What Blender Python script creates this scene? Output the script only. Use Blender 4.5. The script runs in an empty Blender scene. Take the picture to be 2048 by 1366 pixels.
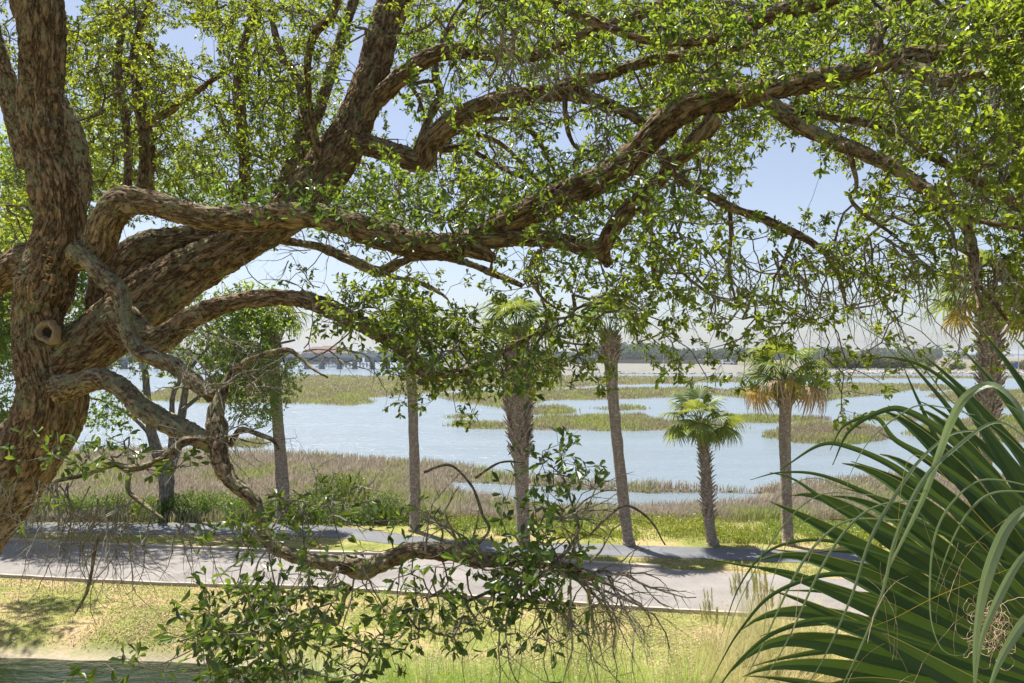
import bpy, math
import numpy as np
from mathutils import Vector, Matrix
from mathutils.kdtree import KDTree

# ------------------------------------------------------------------ camera, sky, sun
F = 1700.0; CH = 6.0; HY = 711.0
scn = bpy.context.scene
COL = scn.collection
cam = bpy.data.cameras.new("camera"); camo = bpy.data.objects.new("camera", cam); COL.objects.link(camo)
cam.sensor_width = 36.0; cam.lens = F / 2048 * 36.0
cam.shift_y = (HY - 683.0) / 2048.0
cam.clip_start = 0.05; cam.clip_end = 20000
camo.location = (0, 0, CH); camo.rotation_euler = (math.radians(90), 0, 0)
scn.camera = camo
SUN_EL = math.radians(66); SUN_DIR = Vector((-0.62, 0.78, 0)).normalized() * math.cos(SUN_EL) + Vector((0, 0, math.sin(SUN_EL)))
world = bpy.data.worlds.new("World"); scn.world = world; world.use_nodes = True
wn = world.node_tree.nodes; wl = world.node_tree.links
bg = wn["Background"]
sky = wn.new("ShaderNodeTexSky"); sky.sky_type = 'NISHITA'; sky.sun_disc = False
sky.sun_elevation = SUN_EL
sky.sun_rotation = math.atan2(SUN_DIR.x, SUN_DIR.y)
sky.altitude = 0; sky.air_density = 0.9; sky.dust_density = 1.0; sky.ozone_density = 3.5
hsv = wn.new("ShaderNodeHueSaturation"); hsv.inputs['Saturation'].default_value = .70; hsv.inputs['Value'].default_value = 1.1; wl.new(sky.outputs[0], hsv.inputs['Color'])
tnt = wn.new("ShaderNodeMix"); tnt.data_type = 'RGBA'; tnt.blend_type = 'MULTIPLY'; tnt.inputs[0].default_value = 1; wl.new(hsv.outputs[0], tnt.inputs[6]); tnt.inputs[7].default_value = (1.0, .985, 1.0, 1)
wl.new(tnt.outputs[2], bg.inputs[0]); bg.inputs[1].default_value = 0.068
sl = bpy.data.lights.new("sun", 'SUN'); sl.energy = 5.0; sl.angle = math.radians(0.53); sl.color = (1.0, 0.95, 0.87)
so = bpy.data.objects.new("sun", sl); COL.objects.link(so)
so.rotation_euler = SUN_DIR.to_track_quat('Z', 'Y').to_euler()
scn.view_settings.view_transform = 'Standard'; scn.view_settings.look = 'None'
scn.view_settings.exposure = 1.06; scn.view_settings.gamma = 1.0
scn.cycles.max_bounces = 7; scn.cycles.transparent_max_bounces = 6
scn.cycles.diffuse_bounces = 4; scn.cycles.glossy_bounces = 2; scn.cycles.transmission_bounces = 4; scn.cycles.volume_bounces = 0

rng = np.random.default_rng(7)
WL = -1.2                                   # water level of the tidal marsh

def P(px, py, d):
    return np.array([(px - 1024.0) / F * d, d, CH - (py - HY) / F * d])
def G(px, py, z=0.0):                        # point of the level z seen at a pixel of the survey photo
    d = F * (CH - z) / (py - HY)
    return np.array([(px - 1024.0) / F * d, d, z])

# ------------------------------------------------------------------ helpers: tags and meshes
def tag(o, label=None, cat=None, group=None, kind=None):
    if label: o['label'] = label
    if cat: o['category'] = cat
    if group: o['group'] = group
    if kind: o['kind'] = kind
    return o
def empty(name, loc, label, cat, group=None):
    o = bpy.data.objects.new(name, None); COL.objects.link(o); o.location = loc
    o.empty_display_size = 0.2
    return tag(o, label, cat, group)

class MB:
    def __init__(s): s.v = []; s.q = []; s.t = []; s.n = 0; s.bk = []; s.has = False
    def add(s, v, q=None, t=None, bk=None):
        v = np.asarray(v, float).reshape(-1, 3)
        if q is not None and len(q): s.q.append(np.asarray(q, np.int64).reshape(-1, 4) + s.n)
        if t is not None and len(t): s.t.append(np.asarray(t, np.int64).reshape(-1, 3) + s.n)
        s.v.append(v); s.n += len(v)
        if bk is None: s.bk.append(np.zeros((len(v), 3)))
        else: s.bk.append(np.asarray(bk, float)); s.has = True
    def box(s, lo, hi):
        x0, y0, z0 = lo; x1, y1, z1 = hi
        s.add([(x0,y0,z0),(x1,y0,z0),(x1,y1,z0),(x0,y1,z0),(x0,y0,z1),(x1,y0,z1),(x1,y1,z1),(x0,y1,z1)],
              [(0,3,2,1),(4,5,6,7),(0,1,5,4),(1,2,6,5),(2,3,7,6),(3,0,4,7)])
    def mesh(s, name, mat, smooth=False):
        me = bpy.data.meshes.new(name)
        V = np.concatenate(s.v) if s.v else np.zeros((0, 3))
        Q = np.concatenate(s.q) if s.q else np.zeros((0, 4), np.int64)
        T = np.concatenate(s.t) if s.t else np.zeros((0, 3), np.int64)
        me.vertices.add(len(V)); me.vertices.foreach_set('co', V.astype(np.float32).ravel())
        nl = len(Q) * 4 + len(T) * 3
        me.loops.add(nl); me.polygons.add(len(Q) + len(T))
        me.loops.foreach_set('vertex_index', np.concatenate([Q.ravel(), T.ravel()]).astype(np.int32))
        st = np.concatenate([np.arange(len(Q)) * 4, len(Q) * 4 + np.arange(len(T)) * 3]).astype(np.int32)
        me.polygons.foreach_set('loop_start', st)
        me.polygons.foreach_set('use_smooth', np.full(len(Q) + len(T), smooth))
        me.update(calc_edges=True)
        if s.has:
            a = me.attributes.new('bk', 'FLOAT_VECTOR', 'POINT'); a.data.foreach_set('vector', np.concatenate(s.bk).astype(np.float32).ravel())
        me.materials.append(mat)
        return me
    def build(s, name, mat, parent=None, smooth=False, loc=None):
        o = bpy.data.objects.new(name, s.mesh(name, mat, smooth)); COL.objects.link(o)
        if loc is not None: o.location = loc
        if parent is not None:
            o.parent = parent
        return o
def shift(mb, loc):                         # vertices to the local space of a thing
    loc = np.asarray(loc, float)
    mb.v = [v - loc for v in mb.v]; return mb
def link_mesh(name, me, parent=None, loc=(0, 0, 0), rot=(0, 0, 0), sc=(1, 1, 1)):
    o = bpy.data.objects.new(name, me); COL.objects.link(o); o.location = loc; o.rotation_euler = rot; o.scale = sc
    if parent is not None: o.parent = parent
    return o

# ------------------------------------------------------------------ numpy noise
def _hash(ix, iy, iz, k=0):
    h = (ix * 374761393 + iy * 668265263 + iz * 1442695041 + k * 97531) & 0xFFFFFFFF
    h = ((h ^ (h >> 13)) * 1274126177) & 0xFFFFFFFF
    h = (h ^ (h >> 16)) * 2246822519 & 0xFFFFFFFF
    return ((h ^ (h >> 15)) & 0xFFFFFF) / 16777216.0
def vnoise(p):
    p = np.asarray(p, float); i = np.floor(p).astype(np.int64); f = p - i; f = f * f * (3 - 2 * f)
    r = 0
    for dx in (0, 1):
        for dy in (0, 1):
            for dz in (0, 1):
                w = (f[:, 0] if dx else 1 - f[:, 0]) * (f[:, 1] if dy else 1 - f[:, 1]) * (f[:, 2] if dz else 1 - f[:, 2])
                r = r + w * _hash(i[:, 0] + dx, i[:, 1] + dy, i[:, 2] + dz)
    return r * 2 - 1
def fbm(p, o=3):
    r = 0; a = 1; p = np.asarray(p, float).copy()
    for k in range(o): r = r + a * vnoise(p + 17.3 * k); a *= .5; p = p * 2
    return r
def voro_edge(p):
    i = np.floor(p).astype(np.int64); f1 = np.full(len(p), 9.); f2 = np.full(len(p), 9.)
    for dx in (-1, 0, 1):
        for dy in (-1, 0, 1):
            for dz in (-1, 0, 1):
                a, b, c = i[:, 0] + dx, i[:, 1] + dy, i[:, 2] + dz
                q = np.stack([a + _hash(a, b, c, 1), b + _hash(a, b, c, 2), c + _hash(a, b, c, 3)], 1)
                d = np.sqrt(((q - p) ** 2).sum(1))
                m = d < f1
                f2 = np.where(m, f1, np.minimum(f2, d)); f1 = np.where(m, d, f1)
    return f2 - f1

# ------------------------------------------------------------------ materials
def new_mat(name):
    m = bpy.data.materials.new(name); m.use_nodes = True
    nt = m.node_tree; b = nt.nodes['Principled BSDF']
    return m, nt, nt.nodes, nt.links, b
def ramp(n, stops, interp='LINEAR'):
    r = n.new('ShaderNodeValToRGB'); r.color_ramp.interpolation = interp
    e = r.color_ramp.elements
    e[0].position, e[0].color = stops[0][0], (*stops[0][1], 1)
    e[1].position, e[1].color = stops[-1][0], (*stops[-1][1], 1)
    for p, c in stops[1:-1]:
        x = e.new(p); x.color = (*c, 1)
    return r
def noise(n, l, vec, scale, detail=4, rough=.55):
    t = n.new('ShaderNodeTexNoise'); t.inputs['Scale'].default_value = scale; t.inputs['Detail'].default_value = detail
    t.inputs['Roughness'].default_value = rough
    if vec is not None: l.new(vec, t.inputs['Vector'])
    return t
def mixc(n, l, fac, a, b):
    m = n.new('ShaderNodeMix'); m.data_type = 'RGBA'
    for s, v in ((0, fac), (6, a), (7, b)):
        if isinstance(v, (int, float)): m.inputs[s].default_value = v
        elif isinstance(v, tuple): m.inputs[s].default_value = (*v, 1)
        else: l.new(v, m.inputs[s])
    return m.outputs[2]
def math_(n, l, op, a, b=None, c=None, clamp=False):
    m = n.new('ShaderNodeMath'); m.operation = op; m.use_clamp = clamp
    for i, v in enumerate((a, b, c)):
        if v is None: continue
        if isinstance(v, (int, float)): m.inputs[i].default_value = v
        else: l.new(v, m.inputs[i])
    return m.outputs[0]

def bark_mat(name, dark, mid, light, lichen, lich_amt, scale=30., zs=.33, bump=.012):
    m, nt, n, l, b = new_mat(name)
    at = n.new('ShaderNodeAttribute'); at.attribute_name = 'bk'
    mp = n.new('ShaderNodeMapping'); mp.inputs['Scale'].default_value = (1, 1, zs); l.new(at.outputs['Vector'], mp.inputs[0])
    dn = noise(n, l, mp.outputs[0], scale * .5, 3)
    ad = n.new('ShaderNodeVectorMath'); ad.operation = 'MULTIPLY_ADD'; l.new(dn.outputs['Color'], ad.inputs[0]); ad.inputs[1].default_value = (2.2 / scale,) * 3; l.new(mp.outputs[0], ad.inputs[2])
    vo = n.new('ShaderNodeTexVoronoi'); vo.feature = 'DISTANCE_TO_EDGE'; vo.inputs['Scale'].default_value = scale; l.new(ad.outputs[0], vo.inputs['Vector'])
    fn = noise(n, l, mp.outputs[0], scale * .42, 5, .66); fn.inputs['Distortion'].default_value = .6
    fa = math_(n, l, 'MULTIPLY', math_(n, l, 'ABSOLUTE', math_(n, l, 'SUBTRACT', fn.outputs[0], .5)), 9.)
    fb = math_(n, l, 'MULTIPLY_ADD', vo.outputs['Distance'], 4., .55)
    vr = ramp(n, [(0, (0, 0, 0)), (.7, (1, 1, 1))]); l.new(math_(n, l, 'MINIMUM', fa, fb), vr.inputs[0])
    n1 = noise(n, l, mp.outputs[0], scale * 1.6, 6, .7)
    cr = ramp(n, [(.26, dark), (.44, mid), (.66, light)]); 
    mx = math_(n, l, 'MULTIPLY', n1.outputs[0], math_(n, l, 'MULTIPLY_ADD', vr.outputs[0], .50, .60)); l.new(mx, cr.inputs[0])
    ge = n.new('ShaderNodeNewGeometry'); sx = n.new('ShaderNodeSeparateXYZ'); l.new(ge.outputs['Normal'], sx.inputs[0])
    n2 = noise(n, l, at.outputs['Vector'], 5.0, 6, .7)
    n3 = noise(n, l, at.outputs['Vector'], 45.0, 4, .7)
    n5 = noise(n, l, at.outputs['Vector'], 18.0, 4, .7)
    s = math_(n, l, 'MULTIPLY_ADD', sx.outputs['Z'], .06, math_(n, l, 'MULTIPLY_ADD', n3.outputs[0], .35, math_(n, l, 'MULTIPLY_ADD', n2.outputs[0], .6, math_(n, l, 'MULTIPLY', n5.outputs[0], .6))))
    mask = ramp(n, [(.87 - lich_amt, (0, 0, 0)), (.93 - lich_amt, (1, 1, 1))]); l.new(s, mask.inputs[0])
    mc = mixc(n, l, math_(n, l, 'MULTIPLY', mask.outputs[0], .75), cr.outputs[0], mixc(n, l, n3.outputs[0], tuple(x * .55 for x in lichen), lichen))
    l.new(mc, b.inputs['Base Color']); b.inputs['Roughness'].default_value = .9; b.inputs['Specular IOR Level'].default_value = .2
    h = math_(n, l, 'MULTIPLY_ADD', n1.outputs[0], .6, vr.outputs[0])
    bp = n.new('ShaderNodeBump'); bp.inputs['Distance'].default_value = bump; bp.inputs['Strength'].default_value = .9; l.new(h, bp.inputs['Height']); l.new(bp.outputs[0], b.inputs['Normal'])
    return m
BARK = bark_mat('oak_bark', (.045, .026, .014), (.19, .118, .066), (.36, .25, .16), (.34, .34, .19), .06, 42., .28)
BARKL = bark_mat('lichened_oak_bark', (.05, .030, .018), (.19, .125, .078), (.40, .285, .19), (.38, .37, .22), .095, 44., .4, .010)
BARKG = bark_mat('grey_bark', (.10, .085, .07), (.22, .19, .16), (.36, .32, .28), (.32, .33, .3), .05, 14., .3, .02)
PALMB = bark_mat('palm_bark', (.14, .10, .075), (.34, .27, .22), (.64, .54, .45), (.42, .38, .33), -.02, 22., 2.2, .012)

def leaf_mat(name, c0, c1, c2, tr, trf=.4, rough=.38, spec=.5, tile=None):
    m, nt, n, l, b = new_mat(name)
    ge = n.new('ShaderNodeNewGeometry')
    cr = ramp(n, [(0, c0), (.55, c1), (1, c2)]); l.new(ge.outputs['Random Per Island'], cr.inputs[0])
    n1 = noise(n, l, ge.outputs['Position'], 1.3, 2); hs = n.new('ShaderNodeHueSaturation'); l.new(cr.outputs[0], hs.inputs['Color'])
    l.new(math_(n, l, 'MULTIPLY_ADD', n1.outputs[0], 1.0, .5), hs.inputs['Value'])
    l.new(hs.outputs[0], b.inputs['Base Color']); b.inputs['Roughness'].default_value = rough; b.inputs['Specular IOR Level'].default_value = spec
    t = n.new('ShaderNodeBsdfTranslucent')
    nh = noise(n, l, ge.outputs['Position'], .30, 2); nr = ramp(n, [(.40, (tr[0] * .72, tr[1] * .86, tr[2])), (.58, (min(1, tr[0] * 1.12), tr[1] * 1.04, tr[2]))]); l.new(nh.outputs[0], nr.inputs[0])
    hv = n.new('ShaderNodeHueSaturation'); l.new(nr.outputs[0], hv.inputs['Color']); l.new(math_(n, l, 'MULTIPLY_ADD', ge.outputs['Random Per Island'], .65, .42), hv.inputs['Value']); l.new(hv.outputs[0], t.inputs[0])
    mx = n.new('ShaderNodeMixShader'); mx.inputs[0].default_value = trf; l.new(b.outputs[0], mx.inputs[1]); l.new(t.outputs[0], mx.inputs[2])
    l.new(mx.outputs[0], n['Material Output'].inputs['Surface'])
    return m
LEAF = leaf_mat('oak_leaf', (.012, .034, .006), (.032, .072, .012), (.13, .18, .028), (.56, .68, .045), .42, .40)
LEAF2 = leaf_mat('pale_tree_leaf', (.08, .14, .02), (.15, .22, .035), (.26, .32, .05), (.66, .80, .09), .5, .5)
SHRUB = leaf_mat('shrub_leaf', (.07, .11, .015), (.15, .21, .03), (.30, .34, .06), (.60, .66, .08), .35, .4)
DRYL = leaf_mat('dry_leaf', (.10, .06, .03), (.22, .14, .07), (.36, .26, .14), (.3, .2, .1), .2, .7)
LITTER = leaf_mat('leaf_litter', (.22, .14, .08), (.42, .30, .18), (.62, .50, .34), (.3, .2, .1), .1, .7)
FROND = leaf_mat('palm_frond_green', (.06, .10, .025), (.09, .14, .03), (.14, .20, .04), (.42, .50, .06), .35, .5)
FRONDY = leaf_mat('palm_frond_yellow', (.30, .22, .03), (.42, .30, .04), (.50, .40, .06), (.75, .52, .04), .4, .45)
FRONDB = leaf_mat('palm_frond_dead', (.40, .27, .16), (.55, .40, .26), (.68, .53, .36), (.6, .38, .18), .35, .6)
TWIGM = bark_mat('twig_bark', (.06, .045, .035), (.13, .10, .075), (.24, .20, .155), (.34, .33, .24), .04, 60., .5, .002)
DEADT = bark_mat('dead_twig_bark', (.09, .07, .055), (.19, .155, .12), (.34, .29, .235), (.38, .38, .31), .08, 60., .5, .002)

def grass_mat(name, g0, g1, dry, dryfrac, tr, nsc=.12):
    m, nt, n, l, b = new_mat(name)
    ge = n.new('ShaderNodeNewGeometry')
    mp = n.new('ShaderNodeMapping'); mp.inputs['Scale'].default_value = (1, .45, 0); l.new(ge.outputs['Position'], mp.inputs[0])
    n1 = noise(n, l, mp.outputs[0], nsc, 4, .6)
    f = math_(n, l, 'ADD', math_(n, l, 'MULTIPLY_ADD', n1.outputs[0], 5.0, -2.5 + dryfrac - .5 + .5 - .25), math_(n, l, 'MULTIPLY', ge.outputs['Random Per Island'], .5), clamp=True)
    c = mixc(n, l, f, mixc(n, l, ge.outputs['Random Per Island'], g0, g1), dry)
    l.new(c, b.inputs['Base Color']); b.inputs['Roughness'].default_value = .6; b.inputs['Specular IOR Level'].default_value = .3
    t = n.new('ShaderNodeBsdfTranslucent'); l.new(mixc(n, l, f, tr, dry), t.inputs[0])
    mx = n.new('ShaderNodeMixShader'); mx.inputs[0].default_value = .35; l.new(b.outputs[0], mx.inputs[1]); l.new(t.outputs[0], mx.inputs[2])
    l.new(mx.outputs[0], n['Material Output'].inputs['Surface'])
    return m

# ------------------------------------------------------------------ curves and tubes
def spline(pts, step):
    p = np.asarray(pts, float); n = len(p)
    e = np.vstack([2 * p[0] - p[1], p, 2 * p[-1] - p[-2]]); out = []
    for i in range(n - 1):
        a, b, c, d = e[i:i + 4]
        L = np.linalg.norm((c - b)[:3]); k = max(2, int(math.ceil(L / step)))
        t = (np.arange(k) / k)[:, None]
        out.append(.5 * ((2 * b) + (c - a) * t + (2 * a - 5 * b + 4 * c - d) * t ** 2 + (-a + 3 * b - 3 * c + d) * t ** 3))
    out.append(p[-1:]); return np.vstack(out)
def frames(c):
    t = np.gradient(c, axis=0); t /= np.linalg.norm(t, axis=1)[:, None] + 1e-9
    u = np.cross(t[0], (0, 0, 1)); 
    if np.linalg.norm(u) < .1: u = np.cross(t[0], (1, 0, 0))
    u /= np.linalg.norm(u); U = [u]
    for i in range(1, len(c)):
        u = u - t[i] * (u @ t[i]); u /= np.linalg.norm(u) + 1e-9; U.append(u)
    U = np.array(U); return t, U, np.cross(t, U)
_seed = [0]
def tube(mb, pts, ns=12, step=.03, lump=.08, crack=0., cs=30., zs=.33, cap=True, flat=None):
    """pts rows: x y z radius; adds a noisy tapering limb with furrowed bark"""
    s = spline(pts, step); c = s[:, :3]; r = np.maximum(s[:, 3], .0008); m = len(c)
    _seed[0] += 1; off = _seed[0] * 7.31
    t, U, W = frames(c)
    L = np.concatenate([[0], np.cumsum(np.linalg.norm(np.diff(c, axis=0), axis=1))])
    a = np.arange(ns) / ns * 2 * math.pi
    ca, sa = np.cos(a), np.sin(a)
    rr = np.repeat(r, ns); bk = np.stack([rr * np.tile(ca, m) + off, rr * np.tile(sa, m), np.repeat(L, ns)], 1)
    R = rr * (1 + lump * fbm(np.stack([np.tile(ca, m) + off, np.tile(sa, m), np.repeat(L, ns) / (rr * 2.2 + .01)], 1), 3))
    if crack > 0:
        q = bk * np.array([cs, cs, cs * zs]); wv = .9 * np.stack([vnoise(q * .6), vnoise(q * .6 + 9), vnoise(q * .6 + 31)], 1)
        f1 = np.abs(vnoise(q * [1.0, 1.0, .55] + wv)) * 3.4; f2 = np.abs(vnoise(q * [1.7, 1.7, 1.9] + wv * 1.5 + 50)) * 4.2 + .25
        e = np.clip(np.minimum(f1, f2), 0, 1); big = fbm(bk * [9, 9, 4], 3)
        R = R + crack * (e ** .7 - .7) * (1 + .5 * big) + crack * .55 * vnoise(bk * [70, 70, 45]) + crack * .6 * big
    d = U[:, None] * ca[None, :, None] + W[:, None] * sa[None, :, None]
    V = c[:, None] + d * R.reshape(m, ns)[..., None]
    V = V.reshape(-1, 3)
    i = np.arange(m - 1)[:, None] * ns; j = np.arange(ns)[None]; j2 = (j + 1) % ns
    q = np.stack([i + j, i + j2, i + ns + j2, i + ns + j], -1).reshape(-1, 4)
    tr = []
    if cap:
        V = np.vstack([V, c[0], c[-1] + t[-1] * r[-1] * .4]); bk = np.vstack([bk, bk[0], bk[-1]]); b0 = m * ns
        tr = [(b0, (k + 1) % ns, k) for k in range(ns)] + [(b0 + 1, (m - 1) * ns + k, (m - 1) * ns + (k + 1) % ns) for k in range(ns)]
    mb.add(V, q, tr, bk)
    return c, r
def prisms(mb, A, B, ra, rb, ns=4):
    """many straight tapering twig pieces at once"""
    A = np.asarray(A); B = np.asarray(B); n = len(A)
    if n == 0: return
    d = B - A; L = np.linalg.norm(d, axis=1) + 1e-9; d = d / L[:, None]
    ref = np.where(np.abs(d[:, 2:3]) > .9, np.array([[1., 0, 0]]), np.array([[0., 0, 1]]))
    u = np.cross(d, ref); u /= np.linalg.norm(u, axis=1)[:, None]; w = np.cross(d, u)
    a = np.arange(ns) / ns * 2 * math.pi
    ring = u[:, None] * np.cos(a)[None, :, None] + w[:, None] * np.sin(a)[None, :, None]
    V = np.concatenate([A[:, None] + ring * ra[:, None, None], B[:, None] + ring * rb[:, None, None]], 1)
    bk = V.copy()
    j = np.arange(ns); j2 = (j + 1) % ns
    q = np.stack([j, j2, j2 + ns, j + ns], -1)[None] + (np.arange(n) * 2 * ns)[:, None, None]
    mb.add(V.reshape(-1, 3), q.reshape(-1, 4), None, bk.reshape(-1, 3))

def norm(v): return v / (np.linalg.norm(v, axis=-1, keepdims=True) + 1e-9)
def leaves(mb, pos, d, nrm, L, W, curl=.15, fold=.25, simple=False):
    n = len(pos); d = norm(d); s = norm(np.cross(d, nrm)); w = np.cross(s, d)
    if simple:
        T = np.array([(0, 0, 0), (.55, -.5, .1), (1, 0, -.1), (.55, .5, .1)])
        q = np.array([(0, 1, 2, 3)]); tr = None
    else:
        T = np.array([(0, 0, 0), (.32, -.33, 1), (.32, .33, 1), (.70, -.5, 1), (.70, .5, 1), (1, 0, 0), (.32, 0, 0), (.70, 0, 0)])
        q = np.array([(6, 2, 4, 7), (1, 6, 7, 3)]); tr = np.array([(0, 2, 6), (0, 6, 1), (7, 4, 5), (3, 7, 5)])
    L = np.broadcast_to(L, (n,)); W = np.broadcast_to(W, (n,))
    cu = curl * (rng.random(n) * 1.6 - .3)
    if simple: z = T[None, :, 2] * L[:, None]
    else: z = fold * W[:, None] * T[None, :, 2] * np.abs(T[None, :, 1]) * 2 - cu[:, None] * L[:, None] * T[None, :, 0] ** 2
    V = pos[:, None] + d[:, None] * (T[None, :, 0:1] * L[:, None, None]) + s[:, None] * (T[None, :, 1:2] * W[:, None, None]) + w[:, None] * z[..., None]
    k = len(T); o = (np.arange(n) * k)[:, None, None]
    mb.add(V.reshape(-1, 3), (q[None] + o).reshape(-1, 4), None if tr is None else (tr[None] + o).reshape(-1, 3))
def blades(mb, pos, h, w, lean, bend=.4, face=None):
    """grass blades: pos n,3; h, w n; lean n,2 horizontal offset of the tip"""
    n = len(pos); a = rng.random(n) * math.pi if face is None else face
    sx = np.stack([np.cos(a), np.sin(a), np.zeros(n)], 1) * (w / 2)[:, None]
    t = np.concatenate([lean, np.zeros((n, 1))], 1)
    up = np.array([0, 0, 1.])
    mid = pos + up * (h * .55)[:, None] + t * bend * .6
    tip = pos + up * (h * (1 - .25 * np.minimum(1, np.linalg.norm(lean, axis=1) / (h + .01))))[:, None] + t
    V = np.stack([pos - sx, pos + sx, mid + sx * .8, mid - sx * .8, tip], 1)
    o = (np.arange(n) * 5)[:, None]
    mb.add(V.reshape(-1, 3), np.array([[0, 1, 2, 3]]) + o, np.array([[3, 2, 4]]) + o)

def grow(nodes, att, seg=.13, sag=.0, r0=.0016, rmax=.02, expo=.42, rebuild=150, maxlen=9.):
    """connect every attractor to the nearest wood; returns edges A,B,ra,rb and the direction at each attractor"""
    nodes = [np.asarray(p) for p in nodes]; n0 = len(nodes); parent = [-1] * n0
    kd = KDTree(n0)
    for i, p in enumerate(nodes): kd.insert(p, i)
    kd.balance()
    dist = np.array([kd.find(a)[2] for a in att]); order = np.argsort(dist); order = order[dist[order] < maxlen]
    pend = n0; ends = []; dirs = []
    for cnt, ai in enumerate(order):
        a = att[ai]
        if cnt % rebuild == 0 and cnt:
            kd = KDTree(len(nodes))
            for i, p in enumerate(nodes): kd.insert(p, i)
            kd.balance(); pend = len(nodes)
        _, bi, bd = kd.find(a)
        if len(nodes) > pend:
            tail = np.array(nodes[pend:]); dd = np.linalg.norm(tail - a, axis=1); k = int(dd.argmin())
            if dd[k] < bd: bi = pend + k; bd = dd[k]
        p0 = nodes[bi]; k = max(1, int(math.ceil(bd / seg)))
        off = rng.normal(size=3) * bd * .10; off[2] += bd * sag
        prev = bi; last = p0
        for j in range(1, k + 1):
            t = j / k; q = p0 + (a - p0) * t + off * math.sin(math.pi * t) + (rng.normal(size=3) * .012 * seg / .13 if j < k else 0)
            nodes.append(q); parent.append(prev); last = nodes[prev]; prev = len(nodes) - 1
        ends.append(prev); dirs.append(nodes[prev] - last)
    N = np.array(nodes); par = np.array(parent); cnt = np.zeros(len(N)); cnt[ends] = 1
    for i in range(len(N) - 1, n0 - 1, -1):
        if par[i] >= 0: cnt[par[i]] += cnt[i]
    idx = np.arange(n0, len(N)); pr = par[idx]
    rb = np.minimum(r0 * np.maximum(cnt[idx], 1) ** expo, rmax)
    cp = np.where(pr < n0, cnt[idx], cnt[pr]); ra = np.minimum(np.minimum(r0 * np.maximum(cp, 1) ** expo, rb * 1.35), rmax)
    return N[pr], N[idx], ra, rb, N[ends], norm(np.array(dirs))

def cluster_leaves(mbl, mbt, tips, dirs, L0, nl=(10, 18), spread=.07, droop=.25, tr=.0012, simple=False, wr=.42):
    n = len(tips); A = []; B = []; LP = []; LD = []; LN = []
    sub = 3
    for k in range(sub):
        dv = norm(dirs + rng.normal(size=(n, 3)) * .75 + np.array([0, 0, .1]))
        Ls = spread * (0.6 + rng.random(n)); e = tips + dv * Ls[:, None]
        A.append(tips); B.append(e)
        per = max(1, int(round((nl[0] + nl[1]) / 2 / sub)))
        for j in range(per):
            t = .35 + .65 * rng.random(n) ** .6
            p = tips + dv * (Ls * t)[:, None]
            ld = norm(dv * .7 + norm(rng.normal(size=(n, 3))) * .95 + np.array([0, 0, -droop]))
            keep = rng.random(n) < .9
            LP.append(p[keep]); LD.append(ld[keep])
    LP = np.concatenate(LP); LD = np.concatenate(LD); m = len(LP)
    nrm = norm(rng.normal(size=(m, 3)) * .8 + np.array([0, 0, 1.0]))
    L = L0 * (.6 + .7 * rng.random(m))
    leaves(mbl, LP, LD, nrm, L, L * wr * (.8 + .4 * rng.random(m)), simple=simple)
    if mbt is not None: prisms(mbt, np.concatenate(A), np.concatenate(B), np.full(n * sub, tr), np.full(n * sub, tr * .6), 3)
    return m

# ================================================================== SETTING: terrain, waters, road
def poly_sd(X, Y, poly):
    """signed distance, negative inside"""
    d2 = np.full(X.shape, 1e18); ins = np.zeros(X.shape, bool); n = len(poly)
    for i in range(n):
        ax, ay = poly[i]; bx, by = poly[(i + 1) % n]
        ex, ey = bx - ax, by - ay; wx, wy = X - ax, Y - ay
        t = np.clip((wx * ex + wy * ey) / (ex * ex + ey * ey + 1e-12), 0, 1)
        d2 = np.minimum(d2, (wx - ex * t) ** 2 + (wy - ey * t) ** 2)
        c = ((ay > Y) != (by > Y)) & (X < (bx - ax) * (Y - ay) / ((by - ay) + 1e-12) + ax)
        ins ^= c
    return np.where(ins, -1, 1) * np.sqrt(d2)
def wp(l, z=WL): return [tuple(G(x, y, z)[:2]) for x, y in l]
ISL = [
 [(380, 764), (520, 756), (620, 750), (760, 753), (850, 749), (960, 747), (1000, 770), (960, 775), (900, 783), (814, 789), (732, 797), (742, 806), (700, 811), (640, 806), (560, 808), (400, 806), (250, 800)],
 [(940, 747), (1150, 752), (1480, 755), (1480, 764), (1340, 768), (1230, 770), (1120, 777), (1000, 776), (950, 768)],
 [(870, 790), (1000, 782), (1130, 779), (1280, 777), (1420, 775), (1450, 782), (1400, 793), (1240, 799), (1180, 801), (1080, 801), (1050, 812), (1010, 818), (960, 812), (900, 803)],
 [(1400, 790), (1480, 777), (1600, 770), (1700, 767), (1850, 769), (1895, 772), (1800, 784), (1740, 790), (1660, 803), (1600, 801), (1500, 797)],
 [(878, 836), (910, 830), (960, 834), (910, 840)],
 [(872, 852), (920, 846), (1020, 848), (1120, 836), (1200, 830), (1290, 838), (1350, 846), (1480, 851), (1500, 857), (1350, 861), (1200, 864), (1080, 859), (950, 859)],
 [(1060, 818), (1130, 815), (1170, 821), (1170, 828), (1060, 829)],
 [(1180, 818), (1260, 814), (1300, 819), (1220, 823)],
 [(1220, 832), (1290, 829), (1305, 835), (1230, 837)],
 [(1440, 842), (1460, 834), (1520, 834), (1670, 839), (1685, 843), (1500, 846)],
 [(1528, 874), (1600, 856), (1620, 848), (1720, 848), (1780, 862), (1795, 878), (1700, 890), (1600, 885)],
 [(1700, 836), (1780, 831), (1850, 840), (1760, 845)],
 [(1790, 868), (1900, 842), (2060, 832), (2500, 830), (2500, 882), (2000, 886), (1850, 880)],
 [(1840, 792), (1910, 784), (2000, 781), (2500, 781), (2500, 812), (1950, 816), (1890, 803)],
 [(1820, 779), (1880, 775), (1950, 778), (1850, 783)],
 [(1540, 752.5), (1750, 753), (2600, 751), (2600, 757.5), (1900, 757.5), (1700, 757)],
 [(410, 893), (440, 885), (530, 886), (520, 897)],
]
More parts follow.
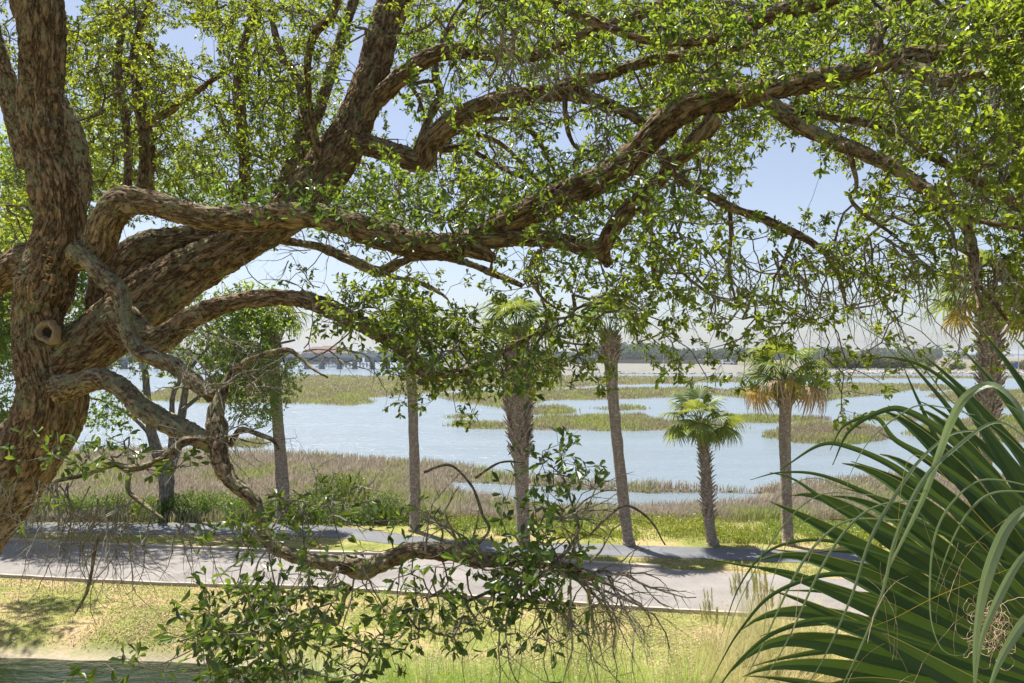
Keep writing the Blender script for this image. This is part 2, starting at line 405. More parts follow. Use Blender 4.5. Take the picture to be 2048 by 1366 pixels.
BANK = [(-3200, 885), (-300, 905), (300, 906), (600, 914), (700, 918), (800, 926), (880, 938), (980, 952), (1060, 962), (1150, 969), (1250, 973), (1380, 978), (1500, 982), (1640, 972), (1800, 962), (2400, 955), (5000, 950), (5000, 1400), (-3200, 1400)]
CREEK = [(862, 960), (960, 963), (1080, 974), (1200, 984), (1300, 989), (1400, 988), (1540, 992), (1550, 1004), (1400, 1020), (1250, 1030), (1120, 1028), (1010, 1014), (900, 992)]
FARL = [(1175, 746), (5000, 746), (5000, 712.3), (-3000, 712.3), (-3000, 717.5), (560, 717.5), (1000, 717.5), (1150, 722)]
ISLW = [np.array(wp(p)) for p in ISL]; BANKW = np.array(wp(BANK)); CREEKW = np.array(wp(CREEK)); FARW = np.array(wp(FARL))
POND = np.array([(-60, 19.5), (-14, 17.9), (-10.6, 17.55), (-7.5, 17.4), (-4.6, 17.05), (-3.2, 16.4), (-2.8, 15.2), (-3.2, 12.5), (-4.2, 11), (-60, 10)])

def marsh_sd(X, Y):
    """negative on marsh ground (in metres, softened by range)"""
    w = .012 * Y * fbm(np.stack([X / (.03 * Y + 1), Y / (.09 * Y + 1), X * 0], 1), 3)
    s = np.full(X.shape, 1e9)
    for p in ISLW: s = np.minimum(s, poly_sd(X, Y, p))
    b = np.maximum(poly_sd(X, Y, BANKW), -poly_sd(X, Y, CREEKW)); s = np.minimum(s, b)
    s = np.minimum(s + w, poly_sd(X, Y, FARW)); return s
def sstep(a, b, x): t = np.clip((x - a) / (b - a), 0, 1); return t * t * (3 - 2 * t)
def terrain_z(X, Y):
    z = np.zeros(X.shape)
    edge = 30.6 + .5 * vnoise(np.stack([X * .3, Y * 0, X * 0], 1))
    s = marsh_sd(X, Y); top = WL + .10 + .03 * vnoise(np.stack([X, Y, X * 0], 1) * .5)
    m = np.where(s < 0, top, WL - .5); k = sstep(-.25, .35, s / (.008 * Y + .15)); m = top * (1 - k) + (WL - .5) * k
    t = sstep(edge, edge + 6.5, Y); z = t * m
    pd = poly_sd(X, Y, POND) + .12 * vnoise(np.stack([X, Y, X * 0], 1) * 1.1)
    z = np.where(Y < 20, -1.3 * (1 - sstep(-1.6, 1.25, pd)) , z)
    return z, s, pd
dl = [-40, -20, -8, 0, 3, 6, 8, 9, 10, 11, 12, 13]
py = 1600.
while py > 712.5:
    dl.append(F * (CH - WL) / (py - HY) if py < 990 else F * CH / (py - HY)); py -= 2.0 if py > 990 else (1.6 if py > 745 else (1.0 if py > 725 else .5))
dl = np.array(sorted(set(np.round(dl, 3)))); dl = np.append(dl, [9000, 15000])
pxs = np.concatenate([np.arange(-4200, -260, 160), np.arange(-260, 2320, 7), np.arange(2320, 6400, 160)])
T = (pxs - 1024) / F
DD, TT = np.meshgrid(dl, T, indexing='ij'); XX = TT * np.maximum(DD, 13.5); X, Y = XX.ravel(), DD.ravel()
Z, S, PD = terrain_z(X, Y)
mb = MB(); nr, nc = DD.shape; i = np.arange(nr - 1)[:, None] * nc; j = np.arange(nc - 1)[None]
mb.add(np.stack([X, Y, Z], 1), np.stack([i + j, i + j + 1, i + nc + j + 1, i + nc + j], -1).reshape(-1, 4),
       bk=np.stack([np.clip(sstep(29.5, 31.5, Y), 0, 1), np.exp(-np.maximum(PD - .1, 0) ** 2 / .12) * (Y < 20), sstep(300, 360, Y)], 1))
m, nt, n, l, b = new_mat('ground')
ge = n.new('ShaderNodeNewGeometry'); at = n.new('ShaderNodeAttribute'); at.attribute_name = 'bk'; sx = n.new('ShaderNodeSeparateXYZ'); l.new(at.outputs['Vector'], sx.inputs[0])
na = noise(n, l, ge.outputs['Position'], .55, 6, .65); nb = noise(n, l, ge.outputs['Position'], 9., 5, .7); nc_ = noise(n, l, ge.outputs['Position'], 70., 3, .6)
f = math_(n, l, 'MULTIPLY_ADD', na.outputs[0], .62, math_(n, l, 'MULTIPLY', nb.outputs[0], .42))
lawn = ramp(n, [(.40, (.11, .155, .025)), (.51, (.24, .27, .065)), (.59, (.43, .33, .17)), (.68, (.50, .38, .24))]); l.new(f, lawn.inputs[0])
lv = mixc(n, l, math_(n, l, 'MULTIPLY', nc_.outputs[0], .5), lawn.outputs[0], (.16, .11, .06))
sand = mixc(n, l, nb.outputs[0], (.36, .29, .21), (.52, .45, .36))
c = mixc(n, l, sx.outputs['Y'], lv, sand)
nm = noise(n, l, ge.outputs['Position'], .35, 5, .6)
mudc = mixc(n, l, nm.outputs[0], (.10, .085, .055), (.19, .17, .11)); c = mixc(n, l, sx.outputs['X'], c, mudc)
mpf = n.new('ShaderNodeMapping'); mpf.inputs['Scale'].default_value = (.004, .0012, 0); l.new(ge.outputs['Position'], mpf.inputs[0])
nf = noise(n, l, mpf.outputs[0], 3., 5, .6); farc = ramp(n, [(.35, (.15, .135, .105)), (.55, (.19, .165, .13)), (.7, (.18, .185, .11))]); l.new(nf.outputs[0], farc.inputs[0])
c = mixc(n, l, sx.outputs['Z'], c, farc.outputs[0])
l.new(c, b.inputs['Base Color']); b.inputs['Roughness'].default_value = .95; b.inputs['Specular IOR Level'].default_value = .1
bp = n.new('ShaderNodeBump'); bp.inputs['Distance'].default_value = .03; l.new(nb.outputs[0], bp.inputs['Height']); l.new(bp.outputs[0], b.inputs['Normal'])
GROUND = m
tag(mb.build('ground', GROUND, smooth=True), kind='structure')

def water_mat(name, base, sc, dist, rough=.06, stretch=.35):
    m, nt, n, l, b = new_mat(name)
    ge = n.new('ShaderNodeNewGeometry'); mp = n.new('ShaderNodeMapping'); mp.inputs['Scale'].default_value = (stretch, 1, 1); l.new(ge.outputs['Position'], mp.inputs[0])
    a = noise(n, l, mp.outputs[0], sc, 4, .6); c = noise(n, l, mp.outputs[0], sc * .18, 3, .5)
    h = math_(n, l, 'MULTIPLY_ADD', c.outputs[0], 1.5, a.outputs[0])
    bp = n.new('ShaderNodeBump'); bp.inputs['Distance'].default_value = dist; bp.inputs['Strength'].default_value = 1; l.new(h, bp.inputs['Height']); l.new(bp.outputs[0], b.inputs['Normal'])
    b.inputs['Base Color'].default_value = (*base, 1); mp2 = n.new('ShaderNodeMapping'); mp2.inputs['Scale'].default_value = (.012, .05, 1); l.new(ge.outputs['Position'], mp2.inputs[0]); wn_ = noise(n, l, mp2.outputs[0], 3., 4, .6); l.new(math_(n, l, 'MULTIPLY_ADD', wn_.outputs[0], .4, rough - .12, clamp=True), b.inputs['Roughness']); b.inputs['IOR'].default_value = 1.34
    return m
WATER = water_mat('tidal_water', (.17, .21, .24), 2.6, .20, .14)
mb = MB(); mb.add([(-12000, 33, WL), (12000, 33, WL), (12000, 14000, WL), (-12000, 14000, WL)], [(0, 1, 2, 3)])
tag(mb.build('tidal_water', WATER), kind='structure')
PONDM = water_mat('pond_water', (.012, .020, .007), 3.0, .05, .02, .5)
mb = MB(); mb.add([(-60, 9, -.36), (-1.6, 9, -.36), (-1.6, 18.4, -.36), (-60, 20.2, -.36)], [(0, 1, 2, 3)])
tag(mb.build('pond_water', PONDM), kind='structure')

def strip(name, near, far, z, mat, label=None):
    """flat sheet between two lines of ground points"""
    a = spline([(*G(x, y)[:2], z) for x, y in near], .5)[:, :3]; c = spline([(*G(x, y)[:2], z) for x, y in far], .5)[:, :3]
    t = np.linspace(0, 1, 160)
    ra = np.stack([np.interp(t, np.linspace(0, 1, len(a)), a[:, k]) for k in range(3)], 1); rc = np.stack([np.interp(t, np.linspace(0, 1, len(c)), c[:, k]) for k in range(3)], 1)
    V = []; K = 5
    for q in range(K): V.append(ra + (rc - ra) * q / (K - 1))
    V = np.array(V).transpose(1, 0, 2).reshape(-1, 3); i = np.arange(159)[:, None] * K; j = np.arange(K - 1)[None]
    mb = MB(); mb.add(V, np.stack([i + j, i + j + 1, i + K + j + 1, i + K + j], -1).reshape(-1, 4)); 
    return tag(mb.build(name, mat), kind='structure'), ra, rc
def asphalt(name, c0, c1, sc=160.):
    m, nt, n, l, b = new_mat(name); ge = n.new('ShaderNodeNewGeometry')
    a = noise(n, l, ge.outputs['Position'], 90., 3, .7); d = noise(n, l, ge.outputs['Position'], .8, 6, .6)
    vo = n.new('ShaderNodeTexVoronoi'); vo.inputs['Scale'].default_value = sc * .4; l.new(ge.outputs['Position'], vo.inputs['Vector'])
    c = mixc(n, l, math_(n, l, 'MULTIPLY_ADD', vo.outputs['Distance'], .9, math_(n, l, 'MULTIPLY_ADD', a.outputs[0], .8, -.25)), c0, c1)
    hs = n.new('ShaderNodeHueSaturation'); l.new(c, hs.inputs['Color']); l.new(math_(n, l, 'MULTIPLY_ADD', d.outputs[0], 1.0, .5), hs.inputs['Value'])
    l.new(hs.outputs[0], b.inputs['Base Color']); b.inputs['Roughness'].default_value = .9
    bp = n.new('ShaderNodeBump'); bp.inputs['Distance'].default_value = .01; l.new(vo.outputs['Distance'], bp.inputs['Height']); l.new(bp.outputs[0], b.inputs['Normal'])
    return m
ROADM = asphalt('old_gravelly_asphalt', (.115, .105, .098), (.30, .275, .255)); PATHM = asphalt('grey_path_asphalt', (.095, .10, .108), (.17, .175, .185))
rn = [(-1500, 1090), (-400, 1128), (0, 1152), (205, 1163), (400, 1171), (650, 1177), (940, 1195), (1200, 1212), (1350, 1222), (1600, 1238), (2200, 1290), (3500, 1420)]
rf = [(-1500, 1046), (-400, 1070), (20, 1083), (137, 1090), (342, 1097), (650, 1108), (900, 1114), (1197, 1130), (1348, 1139), (1600, 1153), (2200, 1190), (3500, 1270)]
road, rA, rB = strip('road', rn, rf, .006, ROADM)
pn = [(-1500, 1052), (-300, 1062), (0, 1067), (300, 1069), (620, 1073), (780, 1088), (940, 1103), (1100, 1107), (1300, 1115), (1500, 1122), (1700, 1130), (2400, 1160), (3500, 1210)]
pf = [(-1500, 1036), (-300, 1042), (0, 1046), (300, 1047), (620, 1050), (780, 1066), (940, 1083), (1100, 1086), (1300, 1092), (1500, 1098), (1700, 1104), (2400, 1128), (3500, 1170)]
path, _, _ = strip('footpath', pn, pf, .010, PATHM)
m, nt, n, l, b = new_mat('kerb_concrete'); ge = n.new('ShaderNodeNewGeometry'); a = noise(n, l, ge.outputs['Position'], 6, 6, .7)
l.new(mixc(n, l, a.outputs[0], (.26, .22, .18), (.50, .43, .36)), b.inputs['Base Color']); b.inputs['Roughness'].default_value = .9; CONC = m
for nm, ln, w, x1 in (('kerb', rA, -.13, 150), ('kerb', rB, .13, 110)):
    ln = ln[:x1]; d = norm(np.gradient(ln, axis=0)); nn = np.stack([-d[:, 1], d[:, 0], d[:, 2] * 0], 1); mb = MB(); V = []
    k = len(ln); o = ln + nn * w
    jz = .012 * rng.random(k)
    V = np.stack([ln * [1, 1, 0], ln * [1, 1, 0] + np.array([0, 0, .07]), o * [1, 1, 0] + np.array([0, 0, .08]), o * [1, 1, 0] - [0, 0, .02]], 1)
    V[:, 1:3, 2] += jz[:, None]
    i = (np.arange(k - 1) * 4)[:, None]; q = [(i + a_, i + b_, i + 4 + b_, i + 4 + a_) for a_, b_ in ((0, 1), (1, 2), (2, 3))]
    mb.add(V.reshape(-1, 3), np.concatenate([np.concatenate(x, 1) for x in q])); tag(mb.build(nm, CONC), kind='structure')

# ------------------------------------------------------------------ grasses of the ground (nobody could count)
def seen(npx, py0, py1, z, px0=-150, px1=2200):
    x = px0 + rng.random(npx) * (px1 - px0); y = py0 + rng.random(npx) * (py1 - py0); d = F * (CH - z) / (y - HY)
    return (x - 1024) / F * d, d
MG = grass_mat('marsh_grass', (.17, .20, .055), (.28, .31, .09), (.33, .27, .19), .40, (.45, .50, .14), .16)
MGN = grass_mat('near_marsh_grass', (.15, .19, .05), (.27, .31, .09), (.40, .34, .26), .92, (.42, .48, .12), .25)
def marsh_blades(name, cnt, py0, py1, mat, hh, px0=-150, px1=2200, edge=0.1, wpx=1.7):
    X, Y = seen(cnt, py0, py1, WL, px0, px1); Z, S, PD = terrain_z(X, Y)
    k = (S / (.01 * Y + .1) < edge + .6 * rng.random(len(X)) ** 3) & (Y < 345) & (Y > 30.0 + .8 * rng.random(len(X))); X, Y, Z, S = X[k], Y[k], Z[k], S[k]
    n_ = len(X); h = hh * (.55 + .6 * rng.random(n_)) * (1 + .25 * vnoise(np.stack([X * .4, Y * .25, X * 0], 1)))
    w = np.maximum(.008, Y / F * wpx) * (.6 + .8 * rng.random(n_))
    ln = rng.normal(size=(n_, 2)) * .22 * h[:, None] + np.array([.08, -.02]) * h[:, None]
    mb = MB(); blades(mb, np.stack([X, Y, np.maximum(Z, WL - .1) - .02], 1), h, w, ln)
    tag(mb.build(name, mat), 'green and straw coloured cordgrass growing in beds across the tidal water' if Y.min() > 50 else 'tall brown and green cordgrass between the footpath and the tidal water', 'marsh grass', kind='stuff')
marsh_blades('marsh_grass', 260000, 746, 905, MG, .56)
marsh_blades('marsh_grass', 170000, 905, 1112, MGN, .60, wpx=1.8)

LG = grass_mat('lawn_grass', (.16, .19, .04), (.26, .28, .06), (.44, .34, .18), .50, (.45, .52, .12), .6)
def on_strip(X, Y, a, c):
    ya = np.interp(X, a[:, 0], a[:, 1]); yb = np.interp(X, c[:, 0], c[:, 1]); return (Y > ya - .14) & (Y < yb + .14)
pfA = np.array([G(x, y)[:2] for x, y in pn]); pfB = np.array([G(x, y)[:2] for x, y in pf])
roA = np.array([G(x, y)[:2] for x, y in rn]); roB = np.array([G(x, y)[:2] for x, y in rf])
def lawn_pts(cnt, py0, py1, px0=-100, px1=1900):
    X, Y = seen(cnt, py0, py1, 0, px0, px1); Z, S, PD = terrain_z(X, Y)
    k = ~on_strip(X, Y, pfA, pfB) & ~on_strip(X, Y, roA, roB) & (PD > .45 + .3 * rng.random(len(X))) & (Y < 31); return np.stack([X[k], Y[k], Z[k]], 1)
mb = MB()
p = lawn_pts(100000, 1046, 1366); q = vnoise(p * .7) + .8 * vnoise(p * 2.5); p = p[q + .7 * rng.random(len(p)) > .15]
n_ = len(p); blades(mb, p, .025 + .04 * rng.random(n_), np.maximum(.006, p[:, 1] / F * 1.3), rng.normal(size=(n_, 2)) * .03)
tag(mb.build('lawn_grass', LG), 'short patchy yellow green grass of the verge and lawn beside the road', 'grass', kind='stuff')
mb = MB(); p = lawn_pts(70000, 1110, 1366); q = np.concatenate([p[:40000]]); q = q[vnoise(q * .5 + 5) + rng.random(len(q)) > .25]
n_ = len(q); leaves(mb, q + [0, 0, .02], norm(rng.normal(size=(n_, 3)) * [1, 1, .15]), norm(rng.normal(size=(n_, 3)) * .35 + [0, 0, 1]), .05 + .03 * rng.random(n_), .022, simple=True)
X = rng.uniform(-16, 14, 9000); Y = rng.uniform(18.5, 31, 9000); f_ = (Y - np.interp(X, roA[:, 0], roA[:, 1])) / (np.interp(X, roB[:, 0], roB[:, 1]) - np.interp(X, roA[:, 0], roA[:, 1])); g_ = (Y - np.interp(X, pfA[:, 0], pfA[:, 1])) / (np.interp(X, pfB[:, 0], pfB[:, 1]) - np.interp(X, pfA[:, 0], pfA[:, 1]))
k = ((f_ > 0) & (f_ < 1) & (rng.random(9000) < .03 + .9 * np.exp(-np.minimum(f_, 1 - f_) / .05))) | ((g_ > 0) & (g_ < 1) & (rng.random(9000) < .10 + .5 * np.exp(-np.minimum(g_, 1 - g_) / .12))); n_ = k.sum()
leaves(mb, np.stack([X[k], Y[k], np.full(n_, .02)], 1), norm(rng.normal(size=(n_, 3)) * [1, 1, .1]), norm(rng.normal(size=(n_, 3)) * .25 + [0, 0, 1]), .05 + .03 * rng.random(n_), .022, simple=True)
tag(mb.build('leaf_litter', LITTER), 'fallen dry tan leaves scattered over the lawn', 'leaves', kind='stuff')
# low bright plants at the far edge of the footpath
mb = MB(); X = -15 + rng.random(75000) * 34; yb = np.interp(X, pfB[:, 0], pfB[:, 1]); hgt = .10 + .14 * vnoise(np.stack([X * .9, X * 0, X * 0], 1))
Y = yb + .75 + rng.random(len(X)) ** 1.2 * 3.3; k = (rng.random(len(X)) > .35 + .55 * (vnoise(np.stack([X, Y, X * 0], 1) * 1.3) > .1)) & ((X > -2.6) | (X < -30)); X, Y, hgt = X[k], Y[k], hgt[k]
Z = terrain_z(X, Y)[0]; n_ = len(X)
Z2 = Z + np.maximum(hgt, .05) * rng.random(n_) ** .6 * (1 + .9 * (Y > yb[k] + 1.5))
leaves(mb, np.stack([X, Y, Z2], 1), norm(rng.normal(size=(n_, 3)) + [0, 0, .6]), norm(rng.normal(size=(n_, 3)) + [0, 0, .8]), .07 + .04 * rng.random(n_), .035, simple=True)
k = rng.random(n_) < .5; n2 = k.sum(); blades(mb, np.stack([X[k], Y[k], Z[k]], 1), .1 + .28 * rng.random(n2), np.full(n2, .02), rng.normal(size=(n2, 2)) * .12)
tag(mb.build('ground_cover', SHRUB), 'bright yellow green low plants along the far edge of the footpath', 'ground cover', kind='stuff')

# ================================================================== palms
def fan(R=.85, nseg=30, spread=220, wj=.5, droop=.3, fold=.4, tipdroop=.5, rj=.5, K=8):
    """fan leaf with its hub at the origin, opening along +Y, lying in XY"""
    mb = MB(); da = math.radians(spread) / nseg
    for s in range(nseg):
        a = (s + .5 - nseg / 2) * da; L = R * (1 - .28 * abs(a / (math.radians(spread) / 2)) ** 1.5) * rng.uniform(.9, 1.06)
        dr = droop * rng.uniform(.6, 1.5) + .12 * abs(a); td = tipdroop * rng.uniform(.4, 1.6); bend = rng.normal() * .10
        rs = np.linspace(.02, 1, K); V = []
        for r in rs:
            t = max(0, r - .45) / .55
            w = math.tan(da / 2) * R * (r if r < rj else rj * (1 - (r - rj) / (1.001 - rj)) ** .75)
            aa = a + bend * t * t
            zc = -dr * R * r ** 2 * .6 - td * R * t ** 2.2 * .6
            rad = L * r * (1 - .25 * td * t * t)
            c = np.array([math.sin(aa) * rad, math.cos(aa) * rad, zc]); sd = np.array([math.cos(aa), -math.sin(aa), 0])
            V += [c - sd * w, c + np.array([0, 0, -fold * w]), c + sd * w]
        q = []
        for k in range(K - 1): o = k * 3; q += [(o, o + 1, o + 4, o + 3), (o + 1, o + 2, o + 5, o + 4)]
        mb.add(V, q)
    return mb
def frond_mesh(name, mat, pet=1.0, arch=.35, **kw):
    """petiole that leaves the crown along +Y, arches over and carries a fan leaf"""
    f = fan(**kw); pts = [(0, pet * t, arch * pet * (t - t * t * .9), .016 - .007 * t) for t in np.linspace(0, 1, 6)]
    e = np.array(pts[-1][:3]); tn = e - np.array(pts[-2][:3]); an = math.atan2(tn[2], tn[1]) - .25
    ca, sa = math.cos(an), math.sin(an); mb = MB()
    for v in f.v: mb_v = v @ np.array([[1, 0, 0], [0, ca, sa], [0, -sa, ca]]) + e; mb.v.append(mb_v)
    mb.q = f.q; mb.t = f.t; mb.n = f.n; mb.bk = f.bk
    tube(mb, pts, 4, .3, 0, cap=False); mb.has = False
    return mb.mesh(name, mat)
GREENF = [frond_mesh('frond', FROND, pet=rng.uniform(.75, 1.05), arch=rng.uniform(.2, .5), R=rng.uniform(.75, .92), nseg=26, droop=rng.uniform(.15, .4), tipdroop=rng.uniform(.3, .8), K=7) for _ in range(5)]
YELF = [frond_mesh('frond', FRONDY, pet=.8, arch=.1, R=.8, nseg=24, droop=.2, tipdroop=.6, spread=200, K=6) for _ in range(2)]
DEADF = [frond_mesh('frond', FRONDB, pet=.75, arch=0., R=.75, nseg=22, droop=.45, tipdroop=1.0, spread=200, fold=.6, K=7) for _ in range(3)]
SMALLF = [frond_mesh('frond', FROND, pet=rng.uniform(.55, .75), arch=rng.uniform(.2, .5), R=rng.uniform(.65, .75), nseg=28, droop=.12, tipdroop=.4, K=7) for _ in range(3)]

def palm(pts, label, nfr, boots=None, tr_r=.19, green=GREENF, yellow=0, dead=0, low=0., scale=1., seedv=0, upright=0.):
    """pts: trunk centre line in world; boots: (start fraction, radius factor)"""
    r_ = np.random.default_rng(100 + seedv); base = np.array(pts[0][:3]); root = empty('sabal_palm', base, label, 'palm tree', 'sabal palms standing in a row beyond the footpath')
    s = spline(pts, .12); c = s[:, :3]; rad = s[:, 3]
    mb = MB(); P4 = [tuple(p) for p in pts]; tube(mb, P4, 22, .05, .07, .006, 34, 1.6); shift(mb, base).build('trunk', PALMB, root, True)
    L = np.concatenate([[0], np.cumsum(np.linalg.norm(np.diff(c, axis=0), axis=1))])
    if boots:
        b0, bf = boots; mb = MB(); k = 0; z = L[-1] * b0
        while z < L[-1] + .05:
            i = min(len(c) - 1, int(np.searchsorted(L, z))); cc = c[i]; rr = rad[i]; a = k * 2.39996 + r_.normal() * .12; 
            out = np.array([math.cos(a), math.sin(a), 0]); sd = np.array([-out[1], out[0], 0]); up = np.array([0, 0, 1.])
            Lb = r_.uniform(.24, .36) * bf; tilt = r_.uniform(.25, .6); w0 = r_.uniform(.05, .075) * bf; lat = r_.choice([-1, 1]) * r_.uniform(.35, .75)
            dv = norm(up + out * tilt + sd * lat); pb = cc + out * (rr * .86); sdd = norm(np.cross(dv, out)); 
            V = []
            for t, w, th in ((0, 1., .020), (.45, .72, .018), (.8, .45, .014), (1., .22, .008)):
                q = pb + dv * Lb * t + out * (.05 * t * t * r_.uniform(.5, 2)); V += [q - sdd * w0 * w, q + out * th * 1.5, q + sdd * w0 * w, q - out * th]
            mb.add(V, [(o + a_, o + (a_ + 1) % 4, o + 4 + (a_ + 1) % 4, o + 4 + a_) for o in (0, 4, 8) for a_ in range(4)] + [(12, 13, 14, 15)], bk=np.array(V) * [1, 1, .5])
            z += .0125 / bf; k += 1
        tag(shift(mb, base).build('old_leaf_bases', PALMB, root), kind='stuff')
    top = c[-1] - base; tot = nfr + yellow + dead
    for i in range(tot):
        if i < nfr: f = i / max(1, nfr - 1); el = math.radians(78 - (62 + low) * f ** .8 + upright * 10); me = green[i % len(green)]
        elif i < nfr + yellow: el = math.radians(12 - r_.uniform(0, 35)); me = YELF[i % 2]
        else: el = math.radians(18 - r_.uniform(0, 45)); me = DEADF[i % 3]
        az = i * 2.39996 + r_.normal() * .15
        R = Matrix.Rotation(az, 4, 'Z') @ Matrix.Rotation(el, 4, 'X') @ Matrix.Rotation(r_.normal() * .3, 4, 'Y')
        link_mesh('frond', me, root, tuple(top + [0, 0, -.1 * (i / tot)]), R.to_euler(), (scale * r_.uniform(.9, 1.12),) * 3)
    return root
def trunkline(l, d=None, zb=None):
    out = []; D = None
    for x, y, w in l:
        if D is None:
            D = d if d else F * CH / (y - HY)
        p = P(x, y, D); out.append((*p, w / 2.25 / F * D))
    b0 = out[0]; b1 = out[1]; out = [(b0[0], b0[1], -.25, b0[3] * 1.35), (b0[0], b0[1], b0[2] + .12, b0[3] * 1.12), (b0[0] * .8 + b1[0] * .2, b0[1], b0[2] * .8 + b1[2] * .2, b0[3] * .96)] + out[1:]
    return out
palm(trunkline([(566, 1045, 32), (564, 950, 28), (556, 850, 25), (548, 750, 26), (540, 650, 34)], 30.5), 'sabal palm half hidden in the pale green tree, first from the left', 16, (.80, 1.), seedv=1)
palm(trunkline([(829, 1064, 24), (830, 1000, 24), (828, 900, 23), (825, 800, 22), (822, 745, 25), (820, 660, 30)], 29.0), 'slender straight smooth palm, its top hidden in oak leaves above the drooping limb', 15, (.86, .8), seedv=2)
palm(trunkline([(1047, 1096, 34), (1045, 1020, 30), (1041, 900, 36), (1037, 850, 48), (1036, 780, 60), (1036, 700, 56), (1034, 668, 40)], 26.6), 'sabal palm with thick criss-cross leaf bases up its trunk and one hanging frond', 20, (.42, 1.15), seedv=3, yellow=0, low=8, upright=.5)
palm(trunkline([(1258, 1090, 26), (1249, 1020, 26), (1236, 900, 25), (1226, 800, 25), (1222, 730, 30), (1219, 672, 34)], 26.9), 'tall leaning sabal palm with a smooth trunk and a small collar of old leaf bases', 13, (.86, 1.1), seedv=4, upright=.9)
palm(trunkline([(1425, 1091, 26), (1418, 1040, 24), (1414, 980, 22), (1408, 900, 20), (1400, 850, 20)], 26.9), 'smallest sabal palm, its green crown of fans below the horizon', 26, (.25, .75), seedv=5, green=SMALLF, yellow=1, low=30, scale=1.08)
palm(trunkline([(1577, 1091, 26), (1573, 1000, 25), (1570, 900, 25), (1570, 832, 26), (1571, 800, 30), (1570, 765, 34)], 26.9), 'sabal palm with a skirt of dead brown fronds under its green crown', 16, (.84, 1.), seedv=6, yellow=4, dead=5, low=5, scale=1.1)
palm(trunkline([(1962, 1120, 34), (1966, 960, 33), (1974, 870, 32), (1978, 780, 38), (1980, 700, 40), (1976, 600, 34)], 23.5), 'rightmost sabal palm with shaggy grey leaf bases and yellowing fronds', 18, (.52, 1.1), seedv=7, yellow=6, low=12, scale=1.15)
# the hanging frond of the third palm
r0 = [o for o in COL.objects if o.name.startswith('sabal_palm')][2]
hx = P(1055, 700, 25.2) - np.array(r0.location)
link_mesh('frond', GREENF[1], r0, tuple(hx), (Matrix.Rotation(math.radians(-112), 4, 'Z') @ Matrix.Rotation(math.radians(-28), 4, 'X')).to_euler(), (1.05,) * 3)

# ================================================================== background trees
def bgtree(name, label, cat, stems, ells, ncl, mat, L0=.13, nl=(14, 20), group=None, bark=BARKG, twig=True, r0=.004, spread=.22):
    base = np.array(stems[0][0][:3]); root = empty(name, base, label, cat, group); mb = MB(); nodes = []
    for s in stems: c, r = tube(mb, s, 14, .12, .12, .01, 14, .3); nodes += list(c)
    shift(mb, base).build('trunk', bark, root, True)
    A = []
    for (c, rad, w) in ells:
        k = int(ncl * w); v = norm(rng.normal(size=(k, 3))) * (rng.random(k) ** .45)[:, None]; v[:, 2] = np.where(v[:, 2] < 0, v[:, 2] * .8, v[:, 2]); A.append(np.array(c) + v * np.array(rad))
    A = np.concatenate(A); q = fbm(A * .45, 2); A = A[q > -.45]
    ea, eb, ra, rb, tp, dr = grow(nodes, A, .5, 0, r0, .10, .5, 300)
    mt = MB(); prisms(mt, ea, eb, ra, rb, 4); ml = MB()
    cluster_leaves(ml, None, tp, dr, L0, nl, spread, .2, simple=True, wr=.5)
    shift(mt, base).build('branches', bark, root); shift(ml, base).build('crown', mat, root)
    return root
def st(l, d): return [(*P(x, y, d + dd), w / 2 / F * d) for x, y, w, dd in l]
bgtree('coastal_tree', 'pale green many-stemmed tree behind the shrubs beside the footpath', 'tree',
    [st([(330, 1042, 36, 0), (333, 1000, 28, 0), (332, 950, 30, 0), (310, 890, 22, 0), (298, 830, 18, 0), (290, 740, 12, .3)], 31.6), st([(333, 960, 20, 0), (352, 900, 20, 0), (365, 820, 16, .2), (380, 700, 10, .4)], 31.6),
     st([(335, 950, 14, 0), (345, 860, 12, -.3), (350, 780, 9, -.6), (420, 690, 6, -1)], 31.6), st([(310, 880, 9, 0), (260, 830, 7, 0), (200, 800, 5, 0), (130, 790, 4, 0)], 31.6), st([(365, 820, 9, 0), (440, 760, 7, 0), (520, 700, 6, -.5), (590, 680, 4, -.7)], 31.6)],
    [(P(510, 730, 29.3), (1.6, 1.0, 2.9), .40), (P(440, 690, 30), (2.3, 1.2, 2.3), .26), (P(280, 660, 31), (3.0, 1.3, 2.3), .26), (P(200, 820, 31), (2.0, 1.2, .9), .08)], 1400, LEAF2)
bgtree('coastal_tree', 'bright green tree beyond the road behind the leftmost trunk of the live oak', 'tree',
    [st([(-90, 1046, 44, 0), (-80, 900, 34, 0), (-40, 760, 24, 0), (30, 640, 14, 0)], 30.8), st([(-80, 900, 20, 0), (-180, 740, 16, 0), (-260, 600, 10, 0)], 30.8)],
    [(P(20, 620, 30), (3.0, 2, 3.6), .35), (P(-160, 650, 30), (3.6, 2, 3.5), .25), (P(110, 540, 31), (1.8, 1.5, 2.3), .12), (P(-20, 850, 30), (2.2, 1.8, 2.2), .18), (P(40, 400, 31), (3, 2, 2.5), .2), (P(170, 330, 31), (3.4, 2.6, 1.9), .22), (P(430, 370, 31), (3.2, 2.2, 1.6), .18)], 3900, LEAF2)
bgtree('coastal_tree', 'spreading green tree far left whose shade falls across the road', 'tree',
    [st([(-620, 1070, 60, 0), (-600, 800, 46, 0), (-560, 560, 30, 0), (-420, 380, 16, 0)], 28.5), st([(-600, 760, 26, 0), (-440, 560, 18, 0), (-300, 500, 9, -1)], 28.5), st([(-440, 560, 14, 0), (-260, 510, 10, -3), (-60, 490, 5, -6)], 28.5)],
    [(P(-520, 350, 28.5), (6.5, 3.2, 2.6), .7), (P(-300, 450, 28.5), (4.0, 2.5, 2.2), .3), (P(-40, 480, 22.6), (2.2, 1.6, .8), .14)], 2900, LEAF2)

